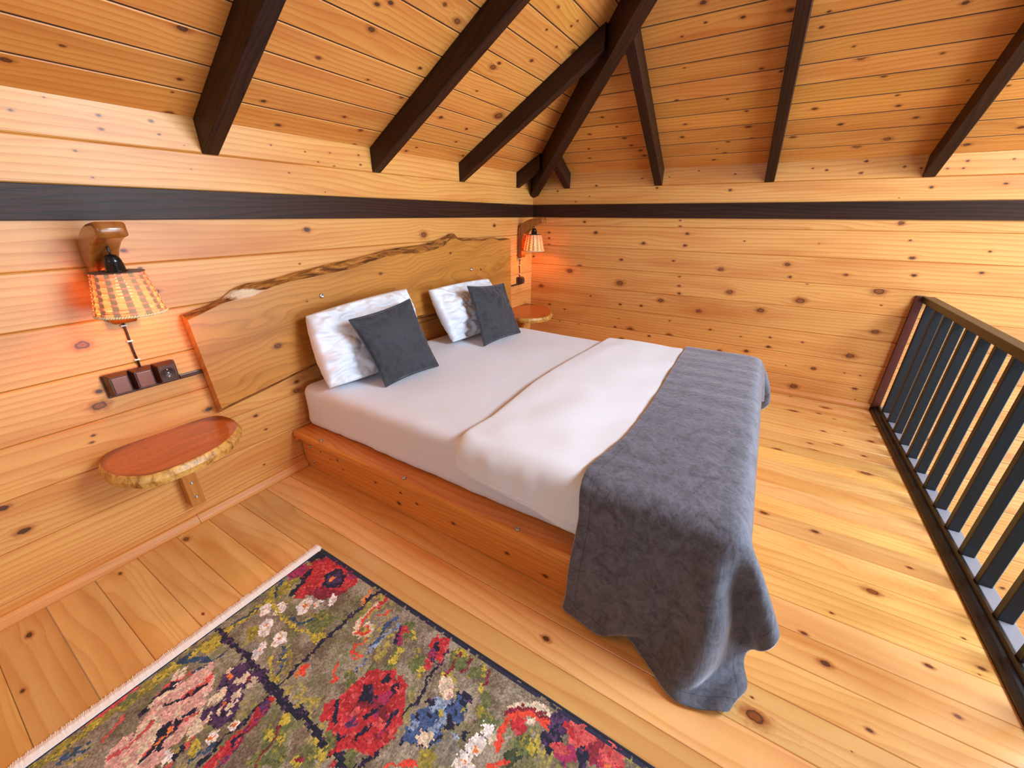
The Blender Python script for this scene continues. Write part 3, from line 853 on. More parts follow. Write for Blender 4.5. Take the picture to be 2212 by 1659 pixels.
box_obj('platform', (1.068, 0.004, 0.2), (2.622, 1.95, 0.235), M['pine_bed_plain'] if 'pine_bed_plain' in M else M['bracket_wood'], bed, 0.002, 1)
for y in (1.735, 1.145, 0.565):
    bolt(bed, (0.966, y, 0.2358), (0, 0, 1), 0.010)
bolt(bed, (0.9832, 1.878, 0.147), (-1, 0, 0), 0.009)
bolt(bed, (0.9832, 1.878, 0.05), (-1, 0, 0), 0.009)
bm = bmesh.new()
add_lathe(bm, (0.9525, 1.93, 0.19), [(0.005, 0), (0.0085, 0.002), (0.0085, 0.008), (0.004, 0.0085)], 12)
tag(bm_obj('wall_plug', bm, M['orange_plug'], bed, True), 'small orange plastic plug under the ledge')

# mattress in its fitted sheet
bm = roundbox((1.03, -0.085, 0.2365), (2.66, 1.94, 0.478), 0.05, 46, 0.006, 3.0, 5.0)
for v in bm.verts:                      # puckered, slightly flared skirt at the near head corner
    if v.co.z < 0.33 and v.co.x < 1.2:
        f = (0.33 - v.co.z) / 0.09
        v.co.x -= f * 0.008 * (1 + mnoise.noise(Vector((0, v.co.y * 14, 1.7))))
mat_o = bm_obj('mattress', bm, M['linen_white'], None, True)
tag(mat_o, 'thick mattress in a smooth white fitted sheet on the pine platform', 'mattress')

# duvet: follows the mattress section, rolled front edge, hangs over the near side
def interp(x, pts):
    xs = [p[0] for p in pts]
    ys = [p[1] for p in pts]
    return float(np.interp(x, xs, ys))


EDGE = [(1.0, 0.872), (1.1, 0.878), (1.23, 0.862), (1.45, 0.876), (1.66, 0.890), (1.9, 0.884), (2.14, 0.866), (2.4, 0.842), (2.62, 0.826), (2.75, 0.82)]
HEM = [(-0.2, 0.27), (0.40, 0.300), (0.52, 0.332), (0.70, 0.360), (0.82, 0.374), (0.865, 0.392), (0.89, 0.42)]
X0, X1, ZT, CR = 1.022, 2.668, 0.479, 0.05


def section(y, n_top=46):
    """points and outward normals of the bed section at y: near hem -> over the top -> far hem"""
    out = []
    zh = interp(y, HEM)
    for i in range(9):
        z = zh + (ZT - CR - zh) * i / 9
        out.append(((X0, z), (-1, 0)))
    for i in range(7):
        a = math.pi - (math.pi / 2) * i / 6
        out.append(((X0 + CR + CR * math.cos(a), ZT - CR + CR * math.sin(a)), (math.cos(a), math.sin(a))))
    for i in range(1, n_top):
        out.append(((X0 + CR + (X1 - X0 - 2 * CR) * i / n_top, ZT), (0, 1)))
    for i in range(7):
        a = math.pi / 2 * (1 - i / 6)
        out.append(((X1 - CR + CR * math.cos(a), ZT - CR + CR * math.sin(a)), (math.cos(a), math.sin(a))))
    for i in range(1, 6):
        out.append(((X1, ZT - CR - 0.03 * i), (1, 0)))
    return out


def duvet():
    Rr = 0.015
    rows_ = []
    phis = [-90, -55, -20, 15, 50, 90]
    ys = [(-Rr + Rr * math.cos(math.radians(p)), Rr + Rr * math.sin(math.radians(p))) for p in phis]
    d = 0.02
    while d < 1.0:
        ys.append((-Rr - d, 2 * Rr + 0.006 * min(d / 0.1, 1)))
        d += 0.028
    V, F = [], []
    for dy, e in ys:
        sec = section(0.86 + dy)
        row = []
        n = len(sec)
        for i, ((x, z), (nx, nz)) in enumerate(sec):
            ye = interp(x, EDGE)
            y = ye + dy
            y = max(y, -0.085)
            k = mnoise.noise(Vector((x * 5, y * 6, z * 6 + 2))) * 0.006 + mnoise.noise(Vector((x * 14, y * 9, z * 20))) * 0.002
            side = 1.0 if i < 12 else 0.0
            k += side * (0.009 * mnoise.noise(Vector((3.1, y * 16, z * 4))) + 0.004 * mnoise.noise(Vector((8.1, y * 45, z * 9))))
            k += (0.013 if i < 15 else 0.0) * math.exp(-((dy + 0.02) / 0.10) ** 2) * min(1, max(0.0, -dy) / 0.02)
            ee = e + k * (0.25 + min(1, max(0, -dy) / 0.06))
            if i < 9: ee += 0.009 * (1 - i / 9) * min(1, max(0.0, -dy) / 0.03)
            if i == 0: ee *= 0.55
            row.append(len(V))
            V.append((x + nx * ee, y, z + nz * ee - (0.006 if i == 0 else 0)))
        rows_.append(row)
    for a, b in zip(rows_, rows_[1:]):
        for i in range(len(a) - 1):
            F.append((a[i], a[i + 1], b[i + 1], b[i]))
    o = mesh_obj('duvet', V, F, M['duvet_white'], None, True)
    m = o.modifiers.new('s', 'SUBSURF')
    m.levels = m.render_levels = 1
    tag(o, 'white duvet laid over the lower half of the bed, its edge folded under', 'duvet')
    # stitched flap line along the near hem
    bm = bmesh.new()
    pts = [Vector(V[r[3]]) + Vector((-0.0005, 0, 0)) for r in rows_[7:26]]
    add_tube(bm, pts, 0.0024, 6)
    bm_obj('hem_seam', bm, M['duvet_white'], o, True)


duvet()


# throw blanket: a cloth settled over the bed foot by position-based relaxation
def settle_throw():
    h = 0.024
    x_near, x_far = 0.51, 3.0
    y_top, y_foot = 0.345, -0.312
    nx, ny = int((x_far - x_near) / h), int((y_top - y_foot) / h)
    gx = np.linspace(x_near, x_far, nx)
    gy = np.linspace(y_top, y_foot, ny)
    P = np.zeros((nx, ny, 3))
    P[..., 0] = gx[:, None]
    edge = np.interp(gx, [0.9, 1.1, 1.35, 1.7, 2.15, 2.6], [0.36, 0.385, 0.325, 0.307, 0.318, 0.33])
    P[..., 1] = gy[None, :] + (edge - y_top)[:, None] * np.clip(1 - np.arange(ny) / 14.0, 0, 1)[None, :]
    P[..., 2] = 0.535
    rng = np.random.RandomState(5)
    Q0 = P.reshape(-1, 3).copy()
    ex, ey, ef = np.clip(0.974 - P[..., 0], 0, None), np.clip(-0.135 - P[..., 1], 0, None), np.clip(P[..., 0] - 2.70, 0, None)
    P[..., 0] += ex * 0.93 - ef * 0.93
    P[..., 1] += ey * 0.93
    P[..., 2] -= np.clip(np.sqrt(ex ** 2 + ey ** 2 + ef ** 2) * 0.94, 0, 0.5)
    # the spare cloth of the corner starts out as a flare
    both = np.minimum(ex, ey)
    P[..., 0] -= both * 0.2
    P[..., 1] -= both * 0.2
    P[..., :] += rng.rand(nx, ny, 3) * 0.003
    P = P.reshape(-1, 3)
    idx = np.arange(nx * ny).reshape(nx, ny)
    sets = []

    def add(a, b, stiff):
        a, b = a.ravel(), b.ravel()
        sets.append((a, b, np.linalg.norm(Q0[a] - Q0[b], axis=1), stiff))
    for o in (0, 1):
        add(idx[o:-1:2, :], idx[o + 1::2, :][:idx[o:-1:2, :].shape[0]], 1.0)
        add(idx[:, o:-1:2], idx[:, o + 1::2][:, :idx[:, o:-1:2].shape[1]], 1.0)
    for o in (0, 1):
        a, b = idx[o:-1:2, :-1], idx[o + 1::2, 1:][:idx[o:-1:2, :-1].shape[0]]
        add(a, b, 0.35)
        a, b = idx[o:-1:2, 1:], idx[o + 1::2, :-1][:idx[o:-1:2, 1:].shape[0]]
        add(a, b, 0.35)
    for o in (0, 1, 2, 3):
        a = idx[o::4, :]
        b = idx[o + 2::4, :]
        k = min(a.shape[0], b.shape[0])
        add(a[:k], b[:k], 0.22)
        a = idx[:, o::4]
        b = idx[:, o + 2::4]
        k = min(a.shape[1], b.shape[1])
        add(a[:, :k], b[:, :k], 0.22)
    lo, hi, r = np.array([0.974, -0.135, -0.3]), np.array([2.70, 3.0, 0.527]), 0.06
    lo2, hi2, r2 = np.array([0.94, -0.135, -0.3]), np.array([2.75, 3.0, 0.244]), 0.012

    def box_push(P, lo, hi, r):
        c, hh = (lo + hi) / 2, (hi - lo) / 2 - r
        q = P - c
        cl = np.clip(q, -hh, hh)
        d = q - cl
        L = np.linalg.norm(d, axis=1)
        out = P.copy()
        m = (L < r) & (L > 1e-9)
        out[m] = c + cl[m] + d[m] / L[m][:, None] * r
        m2 = L <= 1e-9
        if m2.any():
            qq = np.abs(q[m2]) - hh
            ax = np.argmax(qq, axis=1)
            t = q[m2].copy()
            rr = np.arange(len(ax))
            t[rr, ax] = np.sign(t[rr, ax]) * (hh[ax] + r)
            out[m2] = c + t
        return out, m | m2
    V = np.zeros_like(P)
    dt = 0.016
    for step in range(150):
        V[:, 2] -= 5.0 * dt
        V *= 0.965 if step < 115 else 0.85
        old = P.copy()
        P = P + V * dt
        for it in range(14):
            for a, b, L0, s in sets:
                d = P[b] - P[a]
                L = np.linalg.norm(d, axis=1)
                k = (s * 0.5 * (L - L0) / np.maximum(L, 1e-9))[:, None] * d
                P[a] += k
                P[b] -= k
            P, c1 = box_push(P, lo, hi, r)
            P, c2 = box_push(P, lo2, hi2, r2)
            f = P[:, 2] < 0.012
            P[f, 2] = 0.012
        con = c1 | c2 | f
        mv = P - old
        top = con & (P[:, 2] > 0.46)
        P[top, :2] = old[top, :2] + mv[top, :2] * 0.15
        side = con & ~top
        P[side, :2] = old[side, :2] + mv[side, :2] * 0.8
        V = (P - old) / dt
        sp = np.linalg.norm(V, axis=1)
        big = sp > 3
        V[big] *= (3 / sp[big])[:, None]
    faces = []
    for i in range(nx - 1):
        for j in range(ny - 1):
            faces.append((idx[i, j], idx[i, j + 1], idx[i + 1, j + 1], idx[i + 1, j]))
    # fine crosswise puckers
    for i in range(len(P)):
        if P[i, 2] > 0.1:
            P[i, 2] += 0.0035 * mnoise.noise(Vector((P[i, 0] * 18, P[i, 1] * 3.5, P[i, 2] * 3)))
            P[i, 0] -= 0.004 * mnoise.noise(Vector((P[i, 1] * 30, P[i, 2] * 4, 5.0))) if P[i, 2] < 0.45 else 0
    me = bpy.data.meshes.new('throw_blanket')
    me.from_pydata([tuple(p) for p in P], [], [tuple(int(k) for k in f) for f in faces])
    uv = me.uv_layers.new(name='hem')
    ii, jj = np.meshgrid(np.arange(nx), np.arange(ny), indexing='ij')
    du = (np.minimum(ii, nx - 1 - ii) * h).ravel()
    dv = (np.minimum(jj, ny - 1 - jj) * h).ravel()
    lv = np.zeros(len(me.loops), dtype=np.int32)
    me.loops.foreach_get('vertex_index', lv)
    uv.data.foreach_set('uv', np.stack([du[lv], dv[lv]], 1).astype(np.float32).ravel())
    o = link('throw_blanket', me, M['throw_velvet'], None, True)
    m = o.modifiers.new('t', 'SOLIDIFY')
    m.thickness, m.offset = 0.004, 0.0
    m = o.modifiers.new('s', 'SUBSURF')
    m.levels = m.render_levels = 1
    tag(o, 'grey crushed velvet throw draped across the bed foot and down to the floor', 'throw')


settle_throw()


# pillows and cushions: a stuffed bag between four corners
def stuffed(name, BL, BR, TR, TL, T, mat, label, cat, group, pinch=0.05, power=0.42, wr=0.008, seed=0.0, n=44, back=1.0, piping=None):
    BL, BR, TR, TL = map(Vector, (BL, BR, TR, TL))
    nrm = (BR - BL).cross(TL - BL).normalized()      # towards the viewer's side when BL->BR runs along the headboard
    V, F = [], []
    ids = {}
    for side in (1, -1):
        for i in range(n + 1):
            for j in range(n + 1):
                if side == -1 and (i in (0, n) or j in (0, n)):
                    ids[(side, i, j)] = ids[(1, i, j)]
                    continue
                u, v = i / n, j / n
                a, b = 2 * u - 1, 2 * v - 1
                # mid-edges pull inwards, corners stay out
                a2 = a * (1 - pinch * (1 - b * b) * abs(a) ** 2)
                b2 = b * (1 - pinch * (1 - a * a) * abs(b) ** 2)
                uu, vv = (a2 + 1) / 2, (b2 + 1) / 2
                p = BL * (1 - uu) * (1 - vv) + BR * uu * (1 - vv) + TR * uu * vv + TL * (1 - uu) * vv
                q = max(0.0, (1 - a * a) * (1 - b * b)) ** power
                th = T * q * (1.0 if side == 1 else back)
                e = min(1 - abs(a), 1 - abs(b))
                w = 0.0
                if wr:
                    rad = math.atan2(b, a)
                    w = mnoise.noise(Vector((a * 1.6 + seed, b * 1.6, seed * 1.7))) * wr * 1.2
                    for fa, fb, o_ in ((2.0, 3.4, 0.0), (3.6, 1.9, 5.0), (5.0, 5.5, 9.0)):
                        k_ = max(0.0, 1 - 2.6 * abs(mnoise.noise(Vector((a * fa + b * 1.1, b * fb - a * 0.8, seed + o_)))))
                        w -= k_ ** 2.2 * wr * (0.75 if o_ < 8 else 0.4) * (0.35 + 0.9 * abs(mnoise.noise(Vector((a * 1.4, b * 1.4, seed + 20 + o_)))) * 2)
                    w += mnoise.noise(Vector((rad * 8, math.hypot(a, b) * 1.6, seed))) * wr * 1.3 * math.exp(-((e - 0.12) / 0.12) ** 2)
                    w *= min(1, e * 7)
                p = p + nrm * side * (th + w)
                ids[(side, i, j)] = len(V)
                V.append(p)
    for side in (1, -1):
        for i in range(n):
            for j in range(n):
                f = [ids[(side, i, j)], ids[(side, i + 1, j)], ids[(side, i + 1, j + 1)], ids[(side, i, j + 1)]]
                F.append(f if side == 1 else f[::-1])
    o = mesh_obj(name, V, F, M[mat], None, True)
    m = o.modifiers.new('s', 'SUBSURF')
    m.levels = m.render_levels = 1
    tag(o, label, cat, group)
    if piping:
        bm = bmesh.new()
        ring = [(i, 0) for i in range(n)] + [(n, j) for j in range(n)] + [(n - i, n) for i in range(n)] + [(0, n - j) for j in range(n + 1)]
        pts = [V[ids[(1, i, j)]] for i, j in ring]
        add_tube(bm, pts, piping, 6, False)
        bm_obj('seam', bm, M[mat], o, True)
    return o


stuffed('pillow', (1.050, 1.712, 0.500), (1.66, 1.690, 0.495), (1.735, 1.822, 0.885), (1.068, 1.822, 0.850), 0.100, 'pillow_white',
        'crumpled white pillow leaning on the headboard nearest the wall switches', 'pillow', 'white pillows against the headboard', pinch=-0.05, power=0.30, wr=0.027, seed=1.3, n=64, back=0.6)
stuffed('pillow', (1.985, 1.690, 0.497), (2.60, 1.680, 0.495), (2.60, 1.822, 0.838), (1.925, 1.822, 0.848), 0.098, 'pillow_white',
        'crumpled white pillow leaning on the headboard at the side farther from the switches', 'pillow', 'white pillows against the headboard', pinch=-0.04, power=0.30, wr=0.028, seed=7.9, n=64, back=0.6)
stuffed('cushion', (1.237, 1.515, 0.488), (1.612, 1.490, 0.488), (1.581, 1.64, 0.866), (1.175, 1.64, 0.832), 0.055, 'cushion_velvet',
        'square charcoal velvet cushion tilted against the nearer white pillow', 'cushion', 'charcoal cushions on the bed', pinch=0.06, power=0.5, wr=0.010, seed=3.1, piping=0.0035)
stuffed('cushion', (2.061, 1.482, 0.488), (2.478, 1.444, 0.488), (2.55, 1.64, 0.822), (2.108, 1.64, 0.862), 0.052, 'cushion_velvet',
        'square charcoal velvet cushion tilted against the farther white pillow', 'cushion', 'charcoal cushions on the bed', pinch=0.06, power=0.5, wr=0.010, seed=5.6, piping=0.0035)

# ------------------------------------------------------------------ live-edge headboard
hb = tag(empty('headboard', (1.85, YW, 0.48)), 'live-edge golden oak slab headboard with a wavy bark edge on the wall', 'headboard')
TF = [(0.635, 0.912), (0.712, 0.934), (0.767, 0.955), (0.814, 0.961), (0.898, 0.966), (0.994, 0.993), (1.093, 1.006), (1.199, 1.013), (1.295, 1.019), (1.398, 1.025), (1.536, 1.051), (1.685, 1.071), (1.82, 1.076), (1.965, 1.07), (2.094, 1.082), (2.199, 1.103), (2.274, 1.143), (2.329, 1.141), (2.40, 1.122), (2.526, 1.12), (2.679, 1.113), (2.796, 1.13), (2.85, 1.112), (2.894, 1.1), (2.998, 1.105), (3.065, 1.108)]
TB = [(0.632, 0.926), (0.733, 0.948), (0.796, 0.969), (0.85, 1.001), (0.903, 1.015), (0.968, 1.014), (1.048, 1.023), (1.134, 1.037), (1.225, 1.047), (1.322, 1.059), (1.426, 1.067), (1.516, 1.077), (1.587, 1.085), (1.714, 1.104), (1.85, 1.111), (1.998, 1.114), (2.162, 1.135), (2.269, 1.158), (2.325, 1.177), (2.371, 1.173), (2.398, 1.147), (2.537, 1.136), (2.711, 1.122), (2.877, 1.128), (2.94, 1.115), (3.058, 1.114), (3.154, 1.114)]
BF = [(0.651, 0.511), (0.738, 0.525), (0.854, 0.540), (0.939, 0.553), (1.03, 0.568), (1.2, 0.590), (1.5, 0.635), (1.75, 0.672), (1.886, 0.677), (2.064, 0.661), (2.4, 0.60), (2.8, 0.52), (3.08, 0.48)]


def headboard():
    n = 150
    yf, yb = 1.897, 1.946
    top, bot = [], []
    V, F, UV, MI = [], [], [], []
    cols = []
    for i in range(n + 1):
        t = i / n
        xt = 0.634 + (3.066 - 0.634) * t
        xb = 0.652 + (3.082 - 0.652) * t
        zt, zb = interp(xt, TF), interp(xb, BF)
        jag = 0.003 * mnoise.noise(Vector((xt * 16, 0.3, 2.2)))
        # front face column (5 rows), then bark rows on top and bottom
        face = [(xb + (xt - xb) * k / 4, yf, zb + (zt + jag - zb) * k / 4) for k in range(5)]
        zb2 = interp(xt, TB)
        bark = [(xt, yf + 0.018, zt + (zb2 - zt) * 0.35 + 0.007 * mnoise.noise(Vector((xt * 22, 7.1, 0)))),
                (xt, yf + 0.034, zt + (zb2 - zt) * 0.78 + 0.006 * mnoise.noise(Vector((xt * 18, 1.1, 3)))),
                (xt, yb, zb2)]
        low = [(xb, yf + 0.012, zb - 0.010 + 0.004 * mnoise.noise(Vector((xb * 20, 4.1, 0)))), (xb, yf + 0.03, zb - 0.022 + 0.004 * mnoise.noise(Vector((xb * 15, 9.1, 0)))), (xb, yb, zb - 0.034)]
        cols.append((face, bark, low))
    # the slab (face, ends, back)
    vs, fs, uv = [], [], []

    def q(pts):
        i = len(vs)
        vs.extend(pts)
        fs.append((i, i + 1, i + 2, i + 3))
    for a, b in zip(cols, cols[1:]):
        for k in range(4):
            q([a[0][k], b[0][k], b[0][k + 1], a[0][k + 1]])
        q([b[2][2], a[2][2], a[1][2], b[1][2]])
    for c, rev in ((cols[0], False), (cols[-1], True)):
        ring = [c[0][0], c[0][4], c[1][0], c[1][1], c[1][2], c[2][2], c[2][1], c[2][0]]
        for k in range(1, 7):
            tri = [ring[0], ring[k], ring[k + 1]]
            i = len(vs)
            vs.extend(tri if not rev else tri[::-1])
            fs.append((i, i + 1, i + 2))
    me = bpy.data.meshes.new('slab')
    me.from_pydata(vs, [], fs)
    sw = [(0.95, 0.72, 0.05), (1.62, 0.98, 0.03), (1.14, 0.90, 0.014), (2.26, 1.05, 0.03), (1.74, 0.83, 0.04), (2.62, 0.90, 0.03), (2.1, 0.74, 0.03)]
    for nm in ('grain', 'knot', 'kpar'):
        me.uv_layers.new(name=nm)
    for p in me.polygons:
        c = p.center
        k = min(sw, key=lambda s: abs(s[0] - c.x))
        for li in p.loop_indices:
            co = me.vertices[me.loops[li].vertex_index].co
            me.uv_layers[0].data[li].uv = (co.x + 3.0, co.z + co.y * 0.7 - 0.08 * co.x)
            me.uv_layers[1].data[li].uv = (co.x - k[0], co.z - k[1])
            me.uv_layers[2].data[li].uv = (k[2] * 0.28, 0.8)
    link('slab', me, M['oak_slab'], hb)
    for nm, key, rows_ in (('bark_edge', 1, (4, 0, 1, 2)), ('bark_edge', 2, (0, 0, 1, 2))):
        vs, fs = [], []
        for c in cols:
            pts = [c[0][rows_[0]]] + c[key]
            vs.extend(pts)
        for i in range(n):
            for k in range(3):
                a, b = i * 4 + k, (i + 1) * 4 + k
                fs.append((a, b, b + 1, a + 1) if key == 1 else (b, a, a + 1, b + 1))
        o = mesh_obj(nm, vs, fs, M['live_edge'], hb, False)
        o['label'] = 'rough dark bark along the upper edge' if key == 1 else 'rough dark bark along the lower edge'
    bolt(hb, (1.222, yf - 0.0002, 0.915), (0, -1, 0), 0.012)
    bolt(hb, (2.491, yf - 0.0002, 0.914), (0, -1, 0), 0.012)


headboard()

# ------------------------------------------------------------------ bedside shelves
def shelf(cx_label, top_pts, z, th, out, seed):
    root = tag(empty('bedside_shelf', (top_pts[0][0], YW, z)), cx_label, 'shelf', 'live-edge bedside shelves')
    pts = []
    m = len(top_pts)
    for i in range(m):                     # close, slightly smoothed outline
        p0, p1, p2, p3 = [Vector((*top_pts[(i + k - 1) % m], 0)) for k in range(4)]
        for s in range(6):
            t = s / 6
            w = p1 * 1.0
            q = 0.5 * ((2 * p1) + (p2 - p0) * t + (2 * p0 - 5 * p1 + 4 * p2 - p3) * t * t + (3 * p1 - p0 - 3 * p2 + p3) * t ** 3)
            pts.append((q.x, min(q.y, YW - 0.002)))
    cx = sum(p[0] for p in pts) / len(pts)
    cy = sum(p[1] for p in pts) / len(pts)
    n = len(pts)
    bm = bmesh.new()
    ring = [bm.verts.new((x, y, z)) for x, y in pts]
    bm.faces.new(ring)
    r2 = [bm.verts.new((x, y, z - 0.002)) for x, y in pts]
    o = bm_obj('shelf_top', bm, M['shelf_top'], root)
    bm2 = bmesh.new()
    rings = []
    for k, (dz, g) in enumerate(((0, 0), (-0.004, 0.004), (-th * 0.5, out), (-th, out * 0.6))):
        rr = []
        for x, y in pts:
            d = Vector((x - cx, y - cy, 0))
            d.normalize()
            j = g + (0.0018 * mnoise.noise(Vector((x * 26, y * 26, seed + k))) if k > 1 else 0)
            rr.append(bm2.verts.new((x + d.x * j, min(y + d.y * j, YW - 0.002), z + dz)))
        rings.append(rr)
    for a, b in zip(rings, rings[1:]):
        for i in range(n):
            bm2.faces.new((a[i], a[(i + 1) % n], b[(i + 1) % n], b[i]))
    bm2.faces.new(rings[-1][::-1])
    e = bm_obj('bark_edge', bm2, M['shelf_edge'], root)
    e['label'] = 'pale rough bark edge with dark specks'
    return root


sl_ = shelf('thick reddish live-edge wood shelf under the three switch boxes', [(0.232, 1.85), (0.236, 1.76), (0.264, 1.692), (0.31, 1.641), (0.40, 1.626), (0.515, 1.646), (0.60, 1.706), (0.646, 1.778), (0.652, 1.874), (0.612, 1.945), (0.45, 1.957), (0.30, 1.955), (0.248, 1.896)], 0.475, 0.046, 0.013, 1.0)
bm = bmesh.new()
add_box(bm, (0.437, 1.905, 0.113), (0.489, 1.9575, 0.4275), 0.003, 2)
bk = bm_obj('bracket', bm, M['bracket_wood'], sl_)
bolt(bk, (0.464, 1.9048, 0.232), (0, -1, 0), 0.0065, 'screw')
bolt(bk, (0.463, 1.9048, 0.160), (0, -1, 0), 0.0065, 'screw')
sr_ = shelf('small live-edge wood shelf in the wall corner past the charcoal cushions', [(2.93, 1.78), (2.90, 1.69), (2.945, 1.598), (3.065, 1.527), (3.217, 1.552), (3.347, 1.632), (3.443, 1.744), (3.46, 1.87), (3.44, 1.955), (3.2, 1.957), (3.094, 1.957), (3.09, 1.885), (2.98, 1.855)], 0.478, 0.04, 0.012, 5.0)
bm = bmesh.new()                         # gusset with a hollow front
prof = [(1.957, 0.436), (1.70, 0.436)] + [(1.70 + 0.19 * math.sin(a) , 0.405 - 0.20 * (1 - math.cos(a))) for a in [math.pi / 2 * k / 8 for k in range(9)]] + [(1.89, 0.16), (1.957, 0.16)]
a_ = [bm.verts.new((3.21, y, z)) for y, z in prof]
b_ = [bm.verts.new((3.265, y, z)) for y, z in prof]
bm.faces.new(a_)
bm.faces.new(b_[::-1])
for i in range(len(prof)):
    k = (i + 1) % len(prof)
    bm.faces.new((a_[i], b_[i], b_[k], a_[k]))
bm_obj('bracket', bm, M['bracket_wood'], sr_)

# ------------------------------------------------------------------ wall sconces with woven shades
ARM_OUT = [(1.957, 0.937), (1.957, 1.02), (1.957, 1.112), (1.949, 1.183), (1.925, 1.216), (1.889, 1.242), (1.85, 1.258), (1.80, 1.270), (1.738, 1.2765), (1.708, 1.2765)]
ARM_IN = [(1.704, 1.234), (1.737, 1.229), (1.786, 1.213), (1.836, 1.185), (1.875, 1.150), (1.900, 1.114), (1.910, 1.078), (1.913, 0.998), (1.915, 0.937)]


def sconce(cx, hw, bev, label, dz, cord_to):
    root = tag(empty('wall_sconce', (cx, YW, 0.937)), label, 'wall lamp', 'woven wall lamps')
    bm = bmesh.new()
    prof = ARM_OUT + ARM_IN
    a = [bm.verts.new((cx - hw, y, z)) for y, z in prof]
    b = [bm.verts.new((cx + hw, y, z)) for y, z in prof]
    bm.faces.new(a)
    bm.faces.new(b[::-1])
    for i in range(len(prof)):
        k = (i + 1) % len(prof)
        bm.faces.new((a[i], b[i], b[k], a[k]))
    bmesh.ops.recalc_face_normals(bm, faces=bm.faces)
    es = [e for e in bm.edges if abs(e.verts[0].co.x - e.verts[1].co.x) < 1e-6 and min(e.verts[0].co.y, e.verts[1].co.y) < 1.95]
    bmesh.ops.bevel(bm, geom=es, offset=bev, segments=4, profile=0.5, affect='EDGES')
    arm = bm_obj('arm', bm, M['sconce_wood'], root, False)
    arm.data.polygons.foreach_set('use_smooth', [True] * len(arm.data.polygons))
    c = (cx, 1.805, 0)
    zt, zb = 1.122 + dz, 0.990 + dz
    rt, rb = 0.066, 0.092
    bm = bmesh.new()
    add_tube(bm, [(cx, 1.805, 1.208), (cx, 1.806, 1.19), (cx, 1.805, zt + 0.045)], 0.0032, 8)
    bm_obj('cable', bm, M['black_plastic'], root, True)
    bm = bmesh.new()
    add_lathe(bm, c, [(0.004, zt + 0.056), (0.013, zt + 0.054), (0.019, zt + 0.047), (0.0225, zt + 0.036), (0.0225, zt + 0.031), (0.024, zt + 0.030), (0.0255, zt + 0.008), (0.029, zt + 0.006), (0.029, zt + 0.0035)], 24)
    bm_obj('lamp_holder', bm, M['black_plastic'], root, True)
    # weave: one ribbon per row going over and under the stakes
    ns, nr = 14, 13

    def rad(z): return rt + (rb - rt) * (zt - z) / (zt - zb)
    shade = None
    for k in range(nr):
        z = zt - 0.005 - (zt - zb - 0.012) * k / (nr - 1)
        bm = bmesh.new()
        n = ns * 6
        hh = (zt - zb) / nr * 0.43
        A, B, C = [], [], []
        for i in range(n):
            th = 2 * math.pi * i / n
            w = math.cos(th * ns / 2 + (math.pi if k % 2 else 0)) * 0.0028
            A.append(bm.verts.new((cx + (rad(z) + w) * math.cos(th), 1.805 + (rad(z) + w) * math.sin(th), z + hh)))
            C.append(bm.verts.new((cx + (rad(z) + w + 0.0016) * math.cos(th), 1.805 + (rad(z) + w + 0.0016) * math.sin(th), z)))
            B.append(bm.verts.new((cx + (rad(z) + w) * math.cos(th), 1.805 + (rad(z) + w) * math.sin(th), z - hh)))
        for i in range(n):
            j = (i + 1) % n
            bm.faces.new((A[i], C[i], C[j], A[j]))
            bm.faces.new((C[i], B[i], B[j], C[j]))
        o = bm_obj('woven_strand' if shade else 'lampshade', bm, M['shade_weave'], shade or root, True)
        if shade is None: shade = o
    for k in range(ns):
        th = 2 * math.pi * k / ns
        bm = bmesh.new()
        rows_ = []
        for s in range(nr * 2 + 1):
            t = s / (nr * 2)
            z = zt + (zb - 0.006 - zt) * t
            rr = rad(z) - 0.0028 * math.cos(math.pi * s / 2.0 * 1.0) * 0
            row = []
            for d in (-1, 1):
                a2 = th + d * math.pi / ns * 0.46
                row.append(bm.verts.new((cx + rr * math.cos(a2), 1.805 + rr * math.sin(a2), z)))
            rows_.append(row)
        for p, q in zip(rows_, rows_[1:]):
            bm.faces.new((p[0], p[1], q[1], q[0]))
        bm_obj('stake', bm, M['shade_stake'], shade)
    bm = bmesh.new()
    pts = []
    n = 40 * 8
    for i in range(n + 1):
        th = 2 * math.pi * i / n
        cc = 2 * math.pi * i * 80 / n
        r_ = rb + 0.0012 + 0.0016 * math.cos(cc)
        pts.append((cx + r_ * math.cos(th), 1.805 + r_ * math.sin(th), zb - 0.001 + 0.0022 * math.sin(cc)))
    add_tube(bm, pts, 0.0030, 5, False)
    bm_obj('rim', bm, M['shade_rim'], shade, True)
    bm = bmesh.new()
    add_lathe(bm, c, [(0.0705, zt + 0.0005), (0.071, zt + 0.0018), (0.0705, zt + 0.0031), (0.02, zt + 0.0033)], 32)
    bm_obj('top_disc', bm, M['shade_disc'], root)
    bm = bmesh.new()
    add_lathe(bm, c, [(0.002, zt - 0.088), (0.012, zt - 0.085), (0.019, zt - 0.072), (0.020, zt - 0.06), (0.014, zt - 0.036), (0.010, zt - 0.02), (0.010, zt - 0.002)], 16)
    bm_obj('bulb', bm, M['bulb_glow'], root, True)
    d = bpy.data.lights.new('bulb_light', 'POINT')
    d.energy, d.color, d.shadow_soft_size = 3.4, (1.0, 0.27, 0.075), 0.022
    lo_ = bpy.data.objects.new('bulb_light', d)
    lo_.location = (cx, 1.805, zt - 0.10)
    COL.objects.link(lo_)
    attach(lo_, root)
    bm = bmesh.new()
    add_tube(bm, [(cx, 1.950, 0.938), (cx + 0.001, 1.951, 0.9), (cx - 0.001, 1.951, 0.83), (cx, 1.950, cord_to)], 0.0035, 8)
    cord = bm_obj('cord', bm, M['cord_brown'], root, True)
